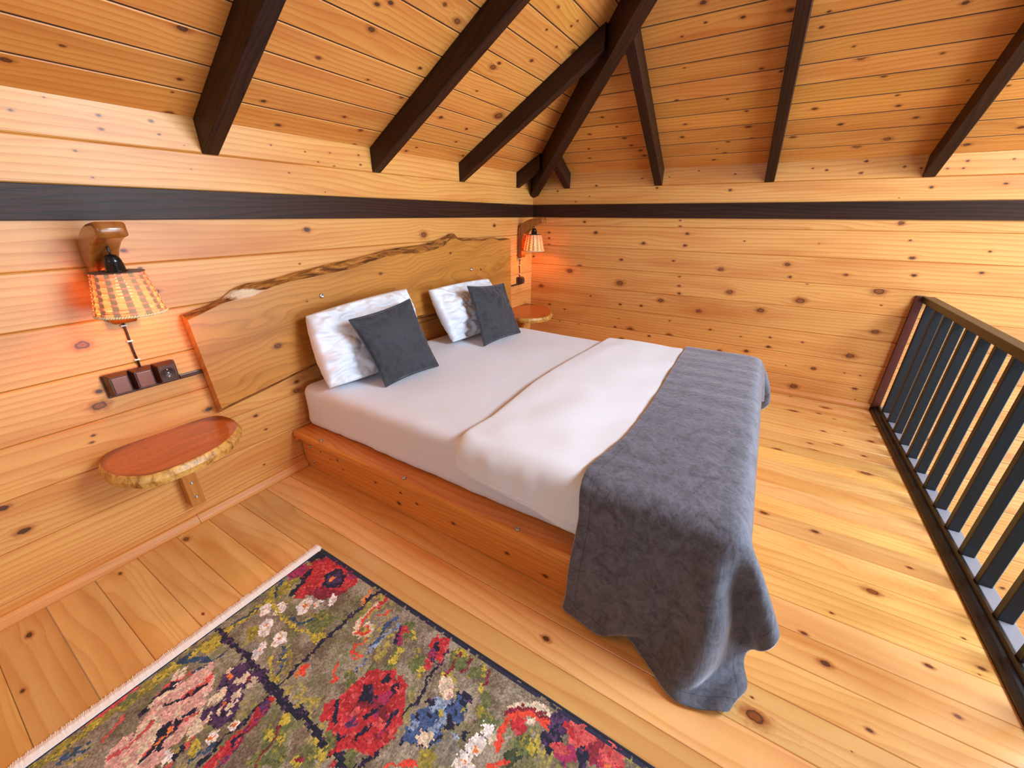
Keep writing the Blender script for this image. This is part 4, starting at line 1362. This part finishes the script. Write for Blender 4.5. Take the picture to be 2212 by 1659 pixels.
    for z in (0.922, 0.863, cord_to + 0.028):
        bm = bmesh.new()
        add_box(bm, (cx - 0.009, 1.9465, z - 0.003), (cx + 0.009, 1.958, z + 0.003), 0.0015, 2)
        bm_obj('cord_clip', bm, M['clip_white'], cord)


sconce(0.457, 0.038, 0.012, 'woven wall lamp on a glossy curved wood arm above the triple switch boxes', 0.0, 0.762)
sconce(3.320, 0.037, 0.005, 'woven wall lamp on a curved wood arm in the corner past the headboard', 0.012, 0.756)

# ------------------------------------------------------------------ switches and sockets
def chamfered(name, cx, z0, z1, hw, depth, mat, parent, inset=0.009, y0=YW - 0.012):
    bm = bmesh.new()
    b = [(cx - hw, z0), (cx + hw, z0), (cx + hw, z1), (cx - hw, z1)]
    i = inset
    f = [(cx - hw + i, z0 + i), (cx + hw - i, z0 + i), (cx + hw - i, z1 - i), (cx - hw + i, z1 - i)]
    B0 = [bm.verts.new((x, y0, z)) for x, z in b]
    B1 = [bm.verts.new((x, y0 - depth * 0.3, z)) for x, z in b]
    F1 = [bm.verts.new((x, y0 - depth, z)) for x, z in f]
    bm.faces.new(B0[::-1])
    bm.faces.new(F1)
    for k in range(4):
        j = (k + 1) % 4
        bm.faces.new((B0[k], B0[j], B1[j], B1[k]))
        bm.faces.new((B1[k], B1[j], F1[j], F1[k]))
    bmesh.ops.recalc_face_normals(bm, faces=bm.faces)
    bmesh.ops.bevel(bm, geom=bm.edges[:], offset=0.002, segments=2, affect='EDGES')
    return bm_obj(name, bm, M[mat], parent)


def socket_face(parent, cx, cz, y):
    bm = bmesh.new()
    add_lathe(bm, (cx, y - 0.0005, cz), [(0.0225, 0.0), (0.0225, 0.0032), (0.0205, 0.0034), (0.0195, 0.0009), (0.0005, 0.0009)], 28, (0, -1, 0), False)
    s = bm_obj('socket_well', bm, M['socket_dark'], parent, True)
    for dx, dz, r, m in ((-0.0095, 0, 0.0026, 'black_plastic'), (0.0095, 0, 0.0026, 'black_plastic'), (0, 0.0, 0.0028, 'steel'), (0, -0.0145, 0.0028, 'steel'), (0, 0.0145, 0.0024, 'steel')):
        bm = bmesh.new()
        add_lathe(bm, (cx + dx, y - 0.0012, cz + dz), [(r, 0), (r, 0.0012), (r * 0.6, 0.0016)], 10, (0, -1, 0))
        bm_obj('contact', bm, M[m], parent)


pn = tag(empty('switch_unit', (0.449, YW, 0.672)), 'brown surface-mounted unit with two switches and a round socket beside the headboard', 'switch')
box_obj('back_plate', (0.341, YW - 0.012, 0.672), (0.563, YW - 0.0005, 0.758), M['switch_brown'], pn, 0.003, 2)
box_obj('trunking', (0.5635, YW - 0.012, 0.672), (0.72, YW - 0.0005, 0.690), M['switch_brown'], pn, 0.002, 2)
for i, cx in enumerate((0.379, 0.450, 0.521)):
    u = chamfered('switch' if i < 2 else 'socket', cx, 0.681, 0.763, 0.034, 0.036, 'switch_brown', pn)
    yf = YW - 0.048
    if i < 2:
        bm = bmesh.new()
        add_box(bm, (cx - 0.022, yf - 0.003, 0.693), (cx + 0.022, yf + 0.001, 0.751), 0.0015, 2)
        bm_obj('rocker', bm, M['switch_panel'], u)
    else:
        socket_face(u, cx, 0.722, yf)
pr = tag(empty('wall_socket', (3.32, YW, 0.685)), 'single brown wall socket under the lamp in the corner past the headboard', 'socket')
box_obj('back_plate', (3.27, YW - 0.012, 0.683), (3.366, YW - 0.0005, 0.757), M['switch_brown'], pr, 0.003, 2)
box_obj('trunking', (3.09, YW - 0.011, 0.683), (3.2695, YW - 0.0005, 0.698), M['switch_brown'], pr, 0.002, 2)
u = chamfered('socket', 3.32, 0.687, 0.757, 0.034, 0.036, 'switch_brown', pr)
socket_face(u, 3.32, 0.722, YW - 0.048)

# ------------------------------------------------------------------ railing of the loft edge
rl = tag(empty('railing', (2.0, -0.94, 0)), 'black railing with flat upright bars at the open edge of the loft', 'railing')
RX0, RX1 = 0.1, XW - 0.004
bm = bmesh.new()
add_box(bm, (RX0, -0.978, 0.789), (RX1 - 0.02, -0.920, 0.828), 0.004, 2)
bm_obj('top_rail', bm, M['rail_dark'], rl)
bm = bmesh.new()
add_box(bm, (RX0, -0.978, 0.004), (RX1 - 0.02, -0.9305, 0.045), 0.003, 2)
bm_obj('bottom_rail', bm, M['rail_lit_grey'], rl)
bm = bmesh.new()
prof = [(-0.930, 0.046), (-0.930, 0.0005), (-0.885, 0.0005), (-0.885, 0.012), (-0.890, 0.020), (-0.899, 0.023), (-0.903, 0.028), (-0.917, 0.030), (-0.921, 0.046)]
a_ = [bm.verts.new((RX0, y, z)) for y, z in prof]
b_ = [bm.verts.new((RX1, y, z)) for y, z in prof]
bm.faces.new(a_)
bm.faces.new(b_[::-1])
for i in range(len(prof)):
    k = (i + 1) % len(prof)
    bm.faces.new((a_[i], b_[i], b_[k], a_[k]))
bm_obj('floor_edge_strip', bm, M['rail_dark'], rl)
first = None
for k in range(20):
    x = 3.4305 - 0.1632 * k
    bm = bmesh.new()
    add_box(bm, (x, -0.968, 0.0452), (x + 0.03, -0.926, 0.7888), 0.003, 2)
    if first is None:
        first = bm_obj('baluster', bm, M['rail_metal'], rl)
    else:
        bm.free()
        o = first.copy()
        o.location.x = -0.1632 * k
        COL.objects.link(o)
wp = box_obj('wall_post', (XW - 0.021, -0.935, 0.031), (XW - 0.0005, -0.888, 0.828), M['red_stain'], rl, 0.002, 2)
wp['label'] = 'reddish-brown wall post'


# ------------------------------------------------------------------ rug with a woven flower pattern
# ('e', colour, x, y, radius, stretch, turn) patch or ('l', colour, width, path) stroke, metres on the floor
RUG = [('l','olive',0.0218,[(0.626,1.298),(0.418,1.269),(0.237,1.286),(0.049,1.292),(-0.102,1.302),(-0.19,1.316)]),
('l','yellow',0.013,[(0.468,1.297),(0.338,1.276),(0.237,1.286)]),
('l','yellow',0.0144,[(0.22,1.286),(0.116,1.294),(0.028,1.294)]),
('l','yellow',0.0109,[(-0.061,1.299),(-0.148,1.293)]),
('l','teal',0.0104,[(0.466,1.313),(0.415,1.274)]),
('l','teal',0.0083,[(0.348,1.276),(0.277,1.291)]),
('l','teal',0.0109,[(0.157,1.297),(0.125,1.297),(0.178,1.228)]),
('l','teal',0.0094,[(-0.09,1.253),(-0.142,1.271)]),
('l','teal',0.007,[(0.221,1.21),(0.128,1.225)]),
('e','olive',0.308,1.2,0.0285,1.0,0),
('e','green',0.444,1.041,0.0421,1.0,0),
('e','green',0.527,1.2,0.0366,1.0,0),
('e','yellow',0.198,1.275,0.023,1.4,0),
('e','yellow',0.23,1.259,0.0157,1.0,0),
('e','olive',0.049,1.292,0.0218,1.0,0),
('e','green',-0.0,1.312,0.0194,1.0,0),
('l','pinkred',0.0093,[(0.046,1.327),(-0.045,1.314),(-0.085,1.325)]),
('l','yellow',0.0067,[(-0.096,1.231),(-0.127,1.241)]),
('e','dkred',0.568,1.186,0.0976,1.35,0.2),
('e','red',0.561,1.223,0.0658,1.2,0),
('e','red',0.598,1.137,0.0626,1.2,0),
('e','magenta',0.524,1.31,0.0333,1.0,0),
('e','magenta',0.631,1.109,0.0253,1.0,0),
('e','red',0.488,1.215,0.0357,1.4,0.8),
('l','navy',0.0146,[(0.548,1.27),(0.494,1.242),(0.455,1.226)]),
('e','navy',0.579,1.155,0.0423,1.35,0.4),
('e','purple',0.579,1.155,0.0274,1.3,0),
('e','orange',0.576,1.16,0.0112,1.0,0),
('l','navy',0.0109,[(0.554,1.358),(0.625,1.286)]),
('e','dkred',0.504,1.165,0.0188,1.0,0),
('l','navy',0.012,[(0.649,1.301),(0.575,1.31)]),
('e','white',0.365,1.25,0.0252,1.4,0.9),
('e','orange',0.367,1.25,0.0055,1.0,0),
('e','white',0.398,1.206,0.0254,1.4,0.9),
('e','orange',0.401,1.206,0.0055,1.0,0),
('e','white',0.449,1.144,0.0256,1.4,0.9),
('e','orange',0.451,1.144,0.0056,1.0,0),
('e','white',0.33,1.181,0.0236,1.4,0.9),
('e','orange',0.332,1.181,0.0051,1.0,0),
('e','white',0.338,1.103,0.0228,1.4,0.9),
('e','orange',0.341,1.103,0.005,1.0,0),
('e','white',0.275,1.123,0.0217,1.4,0.9),
('e','orange',0.277,1.123,0.0047,1.0,0),
('e','white',0.478,1.108,0.0157,1.5,0.9),
('e','white',0.517,1.079,0.016,1.5,0.9),
('e','orange',0.47,1.11,0.0056,1.0,0),
('l','yellow',0.0092,[(0.394,1.284),(0.383,1.171),(0.39,1.077),(0.406,0.979)]),
('e','yellow',0.407,0.997,0.0199,1.4,0),
('l','teal',0.0095,[(0.402,1.14),(0.406,1.102),(0.427,1.076)]),
('l','yellow',0.01,[(0.337,1.049),(0.295,1.02),(0.247,0.985)]),
('l','yellow',0.0088,[(0.288,1.066),(0.259,1.03),(0.261,0.978)]),
('l','olive',0.0088,[(0.334,1.028),(0.29,0.979)]),
('l','teal',0.0055,[(0.327,1.057),(0.303,1.025),(0.273,1.006)]),
('e','gray',0.256,1.154,0.0284,1.0,0),
('l','navy',0.0125,[(0.242,1.307),(0.243,1.183),(0.241,0.965),(0.242,0.787),(0.24,0.617)]),
('l','navy',0.0058,[(0.62,0.965),(0.487,0.972),(0.366,0.975),(0.241,0.965),(0.138,0.964),(0.026,0.965)]),
('l','navy',0.0043,[(0.566,0.599),(0.442,0.594),(0.333,0.596),(0.252,0.598)]),
('l','orange',0.0101,[(0.62,0.99),(0.567,0.975)]),
('e','redorange',0.32,0.943,0.0142,1.6,0.6),
('e','orange',0.299,0.948,0.0105,1.5,0.6),
('l','cream',0.013,[(0.591,0.931),(0.511,0.932),(0.474,0.912),(0.475,0.887),(0.498,0.864),(0.523,0.861),(0.529,0.886),(0.515,0.902)]),
('l','redorange',0.007,[(0.586,0.925),(0.512,0.923),(0.481,0.905),(0.485,0.885),(0.505,0.872),(0.519,0.882),(0.511,0.895)]),
('l','redorange',0.0075,[(0.595,0.87),(0.557,0.882)]),
('l','redorange',0.0057,[(0.48,0.854),(0.453,0.874),(0.434,0.865),(0.429,0.852),(0.443,0.824)]),
('l','redorange',0.0044,[(0.389,0.868),(0.357,0.854),(0.344,0.839)]),
('l','red',0.0133,[(0.645,0.925),(0.584,0.92)]),
('l','blue',0.0102,[(0.589,0.827),(0.534,0.833),(0.468,0.828)]),
('l','ltblue',0.0079,[(0.578,0.802),(0.508,0.818),(0.462,0.82)]),
('l','blue',0.0071,[(0.448,0.807),(0.405,0.807)]),
('l','ltblue',0.0045,[(0.437,0.805),(0.411,0.808)]),
('e','green',0.579,0.761,0.0265,1.5,0.9),
('e','green',0.525,0.753,0.0232,1.5,0.9),
('e','green',0.453,0.715,0.0212,1.5,0.9),
('e','green',0.515,0.664,0.0237,1.5,0.9),
('e','green',0.548,0.645,0.0186,1.5,0.9),
('e','green',0.418,0.755,0.0192,1.5,0.9),
('e','green',0.379,0.802,0.0208,1.5,0.9),
('e','yellow',0.579,0.733,0.014,1.6,0.9),
('e','yellow',0.49,0.73,0.0148,1.6,0.9),
('e','yellow',0.523,0.738,0.0115,1.6,0.9),
('e','yellow',0.505,0.63,0.0159,1.6,0.9),
('e','yellow',0.544,0.686,0.0114,1.6,0.9),
('e','magenta',0.553,0.775,0.0221,1.7,0.9),
('e','red',0.57,0.766,0.0111,1.5,0),
('l','navy',0.0049,[(0.563,0.786),(0.524,0.773)]),
('e','red',0.593,0.635,0.0346,1.3,0.9),
('e','magenta',0.56,0.643,0.0206,1.0,0),
('e','navy',0.588,0.643,0.0125,1.0,0),
('e','navy',0.592,0.609,0.0095,1.0,0),
('e','red',0.534,0.632,0.0164,1.6,0.9),
('e','navy',0.552,0.63,0.0083,1.0,0),
('e','green',0.59,0.559,0.0313,1.0,0),
('e','yellow',0.531,0.557,0.0173,1.6,0.9),
('e','yellow',0.611,0.569,0.0151,1.5,0),
('l','dkred',0.0044,[(0.604,0.563),(0.534,0.559)]),
('l','dkred',0.0044,[(0.631,0.537),(0.572,0.521)]),
('l','yellow',0.0099,[(0.632,0.491),(0.554,0.441)]),
('e','green',0.592,0.49,0.0194,1.0,0),
('e','green',0.551,0.417,0.0195,1.0,0),
('l','dkred',0.0042,[(0.611,0.459),(0.57,0.446)]),
('e','red',0.35,0.687,0.1001,1.05,0.2),
('e','red',0.444,0.706,0.0209,1.0,0),
('e','red',0.404,0.739,0.029,1.0,0),
('e','red',0.446,0.663,0.0221,1.5,0),
('e','red',0.292,0.78,0.0266,1.0,0),
('e','red',0.27,0.698,0.0361,1.0,0),
('e','dkred',0.34,0.675,0.0538,1.3,0),
('e','red',0.326,0.671,0.0392,1.3,0),
('l','navy',0.0089,[(0.389,0.74),(0.359,0.729)]),
('l','navy',0.0089,[(0.439,0.675),(0.402,0.66)]),
('l','navy',0.0083,[(0.318,0.781),(0.281,0.744)]),
('l','navy',0.0084,[(0.368,0.671),(0.336,0.682)]),
('l','navy',0.0082,[(0.289,0.667),(0.326,0.646)]),
('l','navy',0.0082,[(0.389,0.622),(0.347,0.624)]),
('l','navy',0.0079,[(0.262,0.724),(0.266,0.692)]),
('e','navy',0.378,0.72,0.0214,1.3,0),
('e','navy',0.435,0.703,0.0103,1.0,0),
('e','magenta',0.393,0.674,0.0178,1.0,0),
('e','magenta',0.305,0.706,0.0166,1.0,0),
('e','coral',0.327,0.71,0.0155,1.0,0),
('e','coral',0.348,0.636,0.0136,1.0,0),
('e','cream',0.506,0.535,0.025,1.8,0.9),
('e','ltblue',0.457,0.527,0.0347,1.3,0),
('e','blue',0.402,0.521,0.0445,1.3,0.5),
('e','navy',0.515,0.476,0.0179,1.5,0),
('e','blue',0.482,0.472,0.0313,1.0,0),
('e','navy',0.455,0.559,0.0129,1.0,0),
('e','navy',0.447,0.475,0.0151,1.0,0),
('e','ltblue',0.424,0.498,0.015,2.5,2.2),
('e','ltblue',0.425,0.446,0.0145,2,0.5),
('e','yellow',0.45,0.51,0.0093,1.0,0),
('e','yellow',0.491,0.458,0.007,1.0,0),
('e','navy',0.357,0.544,0.0129,1.0,0),
('e','blue',0.366,0.542,0.0188,1.0,0),
('e','ltblue',0.392,0.551,0.0105,1.0,0),
('e','navy',0.447,0.423,0.0102,1.0,0),
('e','green',0.503,0.384,0.0272,1.0,0),
('e','olive',0.518,0.415,0.0157,1.0,0),
('e','white',0.489,0.374,0.0207,1.3,0),
('e','white',0.443,0.38,0.024,1.0,0),
('e','white',0.396,0.393,0.027,1.4,0),
('e','cream',0.478,0.347,0.0129,1.0,0),
('e','orange',0.435,0.375,0.0056,1.0,0),
('e','orange',0.402,0.388,0.0047,1.0,0),
('l','cream',0.0127,[(0.566,0.35),(0.594,0.322),(0.609,0.282),(0.612,0.246)]),
('l','dkred',0.0094,[(0.544,0.351),(0.574,0.326),(0.594,0.284),(0.597,0.243)]),
('l','redorange',0.0115,[(0.476,0.327),(0.513,0.341),(0.548,0.335),(0.581,0.296),(0.589,0.245)]),
('e','red',0.545,0.303,0.0195,1.0,0),
('e','cream',0.568,0.279,0.0121,1.0,0),
('e','green',0.509,0.273,0.0282,1.0,0),
('e','yellow',0.521,0.253,0.0155,1.6,0.9),
('e','dkgreen',0.475,0.281,0.0205,1.0,0),
('l','redorange',0.0095,[(0.428,0.323),(0.458,0.297),(0.471,0.287)]),
('e','purple',0.607,0.216,0.0302,1.1,0),
('e','navy',0.558,0.219,0.0287,1.0,0),
('e','coral',0.62,0.13,0.0579,1.2,0),
('e','red',0.605,0.179,0.0162,2,0.6),
('e','dkred',0.6,0.101,0.0278,1.0,0),
('e','coral',0.609,0.064,0.0342,1.0,0),
('e','magenta',0.55,0.172,0.0248,1.0,0),
('e','navy',0.563,0.128,0.0203,1.0,0),
('e','navy',0.641,0.059,0.0127,1.0,0),
('e','coral',0.558,0.193,0.0169,1.8,0),
('e','orange',0.589,0.072,0.0081,1.0,0),
('e','navy',0.661,0.115,0.0105,1.0,0),
('e','magenta',0.65,0.12,0.0149,1.0,0),
('l','redorange',0.0095,[(0.288,0.557),(0.319,0.526),(0.336,0.49)]),
('e','cream',0.387,0.508,0.0217,1.0,0),
('e','gray',0.392,0.439,0.0347,1.0,0),
('e','olive',0.359,0.47,0.0205,1.0,0),
('e','pink',0.024,1.136,0.0814,1.7,0.75),
('e','cream',-0.022,1.135,0.0492,1.6,0.75),
('e','pink',0.099,1.151,0.0647,1.5,0.75),
('e','cream',0.106,1.246,0.0225,2,0.75),
('e','pink',0.152,1.187,0.0297,1.8,0.75),
('e','cream',0.081,1.069,0.0301,1.5,0.7),
('e','pink',-0.06,1.149,0.0408,1.5,0.7),
('l','pinkred',0.0084,[(0.128,1.225),(0.076,1.247),(0.012,1.221)]),
('l','pinkred',0.0099,[(0.166,1.164),(0.101,1.176)]),
('l','navy',0.0082,[(0.1,1.231),(0.057,1.233),(0.005,1.219)]),
('l','navy',0.0082,[(0.14,1.159),(0.098,1.167),(0.056,1.191)]),
('l','cream',0.0039,[(0.082,1.222),(0.027,1.225)]),
('l','pinkred',0.0079,[(0.091,1.093),(0.055,1.111),(0.015,1.112),(-0.025,1.105)]),
('l','navy',0.0069,[(0.09,1.109),(0.066,1.121),(0.049,1.114)]),
('e','navy',0.017,1.108,0.0245,1.7,0.75),
('e','orange',0.024,1.108,0.008,1.8,0.8),
('e','orange',0.002,1.102,0.0064,1.6,0.8),
('l','navy',0.0054,[(-0.015,1.099),(-0.034,1.096)]),
('l','pinkred',0.0064,[(-0.017,1.255),(-0.066,1.232)]),
('l','pinkred',0.0064,[(0.021,1.167),(-0.036,1.17),(-0.078,1.167)]),
('l','pinkred',0.0069,[(0.061,1.037),(0.019,1.033),(-0.003,1.024)]),
('e','white',0.005,1.045,0.0136,2,0.8),
('l','navy',0.004,[(0.036,1.042),(0.006,1.031)]),
('l','pinkred',0.0061,[(-0.009,1.326),(-0.056,1.318)]),
('e','purple',0.191,1.092,0.0428,1.3,0.8),
('e','purple',0.142,1.038,0.041,1.3,0.8),
('e','purple',0.228,1.047,0.0225,1.0,0),
('e','purple',0.108,1.065,0.0186,1.0,0),
('e','cream',0.194,1.134,0.0115,1.5,0.7),
('e','cream',0.196,1.084,0.0111,1.5,0.7),
('e','cream',0.162,1.092,0.0108,1.5,0.7),
('e','cream',0.173,1.053,0.0107,1.5,0.7),
('e','cream',0.135,1.092,0.0105,1.5,0.7),
('e','cream',0.129,1.045,0.0101,1.5,0.7),
('e','cream',0.154,1.032,0.0103,1.5,0.7),
('e','cream',0.103,1.053,0.0099,1.5,0.7),
('e','cream',0.209,1.078,0.0112,1.5,0.7),
('e','cream',0.217,1.042,0.0111,1.5,0.7),
('e','cream',0.146,1.082,0.0106,1.5,0.7),
('e','orange',0.194,1.116,0.007,1.0,0),
('e','orange',0.145,1.054,0.008,1.0,0),
('e','dkred',0.21,1.061,0.0077,1.0,0),
('e','white',0.127,0.974,0.0134,1.5,0.7),
('e','white',0.086,0.997,0.0144,1.5,0.7),
('e','orange',0.131,0.975,0.0045,1.0,0),
('e','orange',0.085,0.998,0.0051,1.0,0),
('e','yellow',0.049,1.008,0.0167,1.6,0.7),
('l','teal',0.004,[(0.084,0.975),(0.034,0.986)]),
('l','red',0.0237,[(0.214,0.949),(0.155,0.936),(0.094,0.935),(0.045,0.934)]),
('e','purple',0.199,0.945,0.0173,1.6,0.7),
('l','magenta',0.0065,[(0.195,0.937),(0.132,0.922),(0.071,0.914)]),
('l','dkred',0.0056,[(0.163,0.922),(0.11,0.922)]),
('l','navy',0.0043,[(0.147,0.936),(0.109,0.935)]),
('e','green',0.21,0.86,0.0256,1.5,0.8),
('e','green',0.162,0.861,0.0258,1.5,0.8),
('e','green',0.153,0.804,0.0272,1.5,0.8),
('e','green',0.197,0.732,0.0272,1.5,0.8),
('e','green',0.126,0.837,0.0243,1.5,0.8),
('e','green',0.249,0.719,0.0172,1.5,0.8),
('e','green',0.25,0.635,0.0176,1.5,0.8),
('e','yellow',0.22,0.87,0.0153,1.5,0.8),
('e','yellow',0.166,0.868,0.013,1.5,0.8),
('e','yellow',0.179,0.834,0.01,1.5,0.8),
('e','yellow',0.221,0.717,0.0166,1.5,0.8),
('e','yellow',0.174,0.747,0.0134,1.5,0.8),
('e','yellow',0.228,0.753,0.0086,1.5,0.8),
('l','dkred',0.0035,[(0.202,0.86),(0.155,0.848),(0.115,0.831)]),
('e','dkred',0.182,0.746,0.0081,1.0,0),
('e','red',0.222,0.669,0.008,1.0,0),
('e','brown',0.212,0.793,0.0188,1.0,0)]
PAL = dict(navy=(30, 31, 50), olive=(138, 128, 56), yellow=(180, 162, 62), green=(98, 106, 66), dkgreen=(62, 72, 50), brown=(122, 106, 88), gray=(126, 120, 108),
           red=(176, 44, 50), dkred=(124, 36, 48), magenta=(150, 44, 82), purple=(76, 50, 88), orange=(226, 126, 66), redorange=(216, 72, 52), cream=(212, 196, 168),
           white=(224, 216, 214), pink=(208, 160, 150), pinkred=(198, 82, 78), blue=(64, 86, 130), ltblue=(136, 154, 180), teal=(48, 74, 94), coral=(196, 82, 80))


def rug():
    RX0_, RX1_, RY0, RY1 = -0.62, 0.642, -0.62, 1.330
    nx, ny = 300, 464
    X = np.linspace(RX0_, RX1_, nx + 1)
    Y = np.linspace(RY0, RY1, ny + 1)
    cx, cy = np.meshgrid((X[1:] + X[:-1]) / 2, (Y[1:] + Y[:-1]) / 2, indexing='ij')
    rng = np.random.RandomState(11)

    def vnoise(s, seed):
        r = np.random.RandomState(seed)
        n0, n1 = int(2.2 / s) + 3, int(2.8 / s) + 3
        g = r.rand(n0, n1)
        fx, fy = (cx + 1) / s, (cy + 1) / s
        i, j = fx.astype(int), fy.astype(int)
        a, b = fx - i, fy - j
        a, b = a * a * (3 - 2 * a), b * b * (3 - 2 * b)
        return (g[i, j] * (1 - a) + g[i + 1, j] * a) * (1 - b) + (g[i, j + 1] * (1 - a) + g[i + 1, j + 1] * a) * b
    lin = lambda c: np.array(srgb(*c)[:3])
    out = np.zeros((nx, ny, 3))
    n1, n2, n3 = vnoise(0.07, 1), vnoise(0.025, 2), vnoise(0.012, 3)
    mixf = np.clip((0.55 * n1 + 0.3 * n2 + 0.25 * n3 + 0.25 * rng.rand(nx, ny) - 0.45) * 2.2, 0, 1)[..., None]
    out[:] = lin((104, 90, 72)) * (1 - mixf) + lin((158, 148, 130)) * mixf
    gz = np.clip((vnoise(0.11, 5) - 0.5) * 4, 0, 1)[..., None] * np.clip((vnoise(0.012, 15) - 0.35) * 3, 0, 1)[..., None] * 0.75
    out[:] = out * (1 - gz) + lin((112, 118, 70)) * gz
    gz = np.clip((vnoise(0.09, 16) - 0.62) * 5, 0, 1)[..., None] * np.clip((vnoise(0.010, 17) - 0.5) * 5, 0, 1)[..., None]
    out[:] = out * (1 - gz) + lin((166, 152, 70)) * gz
    # ragged pixel edges: look the shapes up at jittered places
    jx = cx + (vnoise(0.009, 21) - 0.5) * 0.014 + (vnoise(0.03, 23) - 0.5) * 0.016 + (rng.rand(nx, ny) - 0.5) * 0.003
    jy = cy + (vnoise(0.009, 22) - 0.5) * 0.014 + (vnoise(0.03, 24) - 0.5) * 0.016 + (rng.rand(nx, ny) - 0.5) * 0.003
    v1, v2, v3 = vnoise(0.008, 31), vnoise(0.013, 32), vnoise(0.006, 33)
    NEXT = dict(red='coral', coral='red', dkred='magenta', magenta='purple', pink='cream', cream='pink', green='olive', olive='yellow', yellow='green', blue='navy', ltblue='blue', navy='purple', white='cream', purple='navy', dkgreen='olive', teal='blue')

    def paint(mask, col):
        c = lin(PAL[col])
        k = 0.7 + 0.6 * v2[mask][:, None]
        out[mask] = c * k
        # flecks of the neighbouring shade, and darker ones
        if col in NEXT:
            f = mask & (v1 > 0.74)
            out[f] = lin(PAL[NEXT[col]]) * (0.75 + 0.5 * v3[f][:, None])
        f = mask & (v3 > 0.90)
        out[f] = c * 0.55
    # painted foliage elsewhere so that the hidden part of the rug carries on the pattern
    for i in range(46):
        x, y = rng.uniform(RX0_, RX1_), rng.uniform(RY0, RY1)
        if x > -0.25 and y > -0.1: continue
        c = ('olive', 'green', 'red', 'yellow', 'pink', 'blue', 'dkred')[i % 7]
        paint(((jx - x) ** 2 + (jy - y) ** 2) < rng.uniform(0.02, 0.09) ** 2, c)
    for s in RUG:
        if s[0] == 'e':
            _, col, x, y, r, asp, rot = s
            c, sn = math.cos(rot), math.sin(rot)
            a = ((jx - x) * sn + (jy - y) * c) / (r * math.sqrt(asp))
            b = ((jx - x) * c - (jy - y) * sn) / (r / math.sqrt(asp))
            paint(a * a + b * b < 1, col)
        else:
            _, col, w, pts = s
            w = max(w, 0.007)
            d = np.full(jx.shape, 9.0)
            for (x0, y0), (x1, y1) in zip(pts, pts[1:]):
                dx, dy = x1 - x0, y1 - y0
                t = np.clip(((jx - x0) * dx + (jy - y0) * dy) / (dx * dx + dy * dy + 1e-12), 0, 1)
                d = np.minimum(d, np.hypot(jx - x0 - t * dx, jy - y0 - t * dy))
            paint(d < w * (0.75 if col == 'navy' else 0.62), col)
    edge = (RX1_ - cx < 0.014) | (RY1 - cy < 0.010) | (cx - RX0_ < 0.014)
    out[edge & (n3 > 0.25)] = lin((40, 40, 62))
    out *= (0.86 + 0.28 * rng.rand(nx, ny))[..., None]
    V, F = [], []
    for i in range(nx + 1):
        for j in range(ny + 1):
            V.append((X[i], Y[j], 0.008))
    idx = lambda i, j: i * (ny + 1) + j
    for i in range(nx):
        for j in range(ny):
            F.append((idx(i, j), idx(i + 1, j), idx(i + 1, j + 1), idx(i, j + 1)))
    root = tag(empty('rug', (RX1_, RY1, 0)), 'flat woven rug of roses and other flowers on a brown ground with a white fringe', 'rug')
    me = bpy.data.meshes.new('pile')
    me.from_pydata(V, [], F)
    ca = me.color_attributes.new('weave', 'FLOAT_COLOR', 'CORNER')
    col = np.ones((nx * ny, 4, 4), dtype=np.float32)
    col[:, :, :3] = out.reshape(-1, 1, 3)
    ca.data.foreach_set('color', col.ravel())
    link('pile', me, M['rug_pile'], root)
    # bound edges, backing
    bm = bmesh.new()
    add_box(bm, (RX0_, RY0, 0.0008), (RX1_, RY1, 0.0072), 0.001, 1)
    bm_obj('backing', bm, M['rug_binding'], root)
    for nm, a, b in (('binding', (RX1_ + 0.001, RY1 + 0.002), (RX1_ + 0.003, RY0)), ('binding', (RX0_, RY0), (RX0_, RY1))):
        bm = bmesh.new()
        pts = [(a[0] + (b[0] - a[0]) * k / 60, a[1] + (b[1] - a[1]) * k / 60, 0.0056) for k in range(61)]
        add_tube(bm, pts, 0.0045, 8)
        bm_obj(nm, bm, M['rug_binding'], root, True)
    # fringe: tufts combed flat, past what one could count
    for y0, sgn in ((RY1, 1), (RY0, -1)):
        bm = bmesh.new()
        x = RX0_
        while x < RX1_ + 0.006:
            L = 0.042 + 0.006 * mnoise.noise(Vector((x * 30, 1, sgn))) + random.uniform(-0.003, 0.003)
            lean = 0.006 * mnoise.noise(Vector((x * 12, 4, 0))) + 0.004
            add_tube(bm, [(x, y0 - 0.003 * sgn, 0.0066), (x + lean * 0.4, y0 + sgn * L * 0.5, 0.0062 + random.uniform(0, 0.002)), (x + lean, y0 + sgn * L, 0.0030)], [0.0034, 0.0036, 0.0018], 5)
            x += 0.0042
        bm_obj('fringe', bm, M['rug_fringe'], root)['kind'] = 'stuff'


rug()

# plain stained floor of the room below carries on; nothing else stands in view
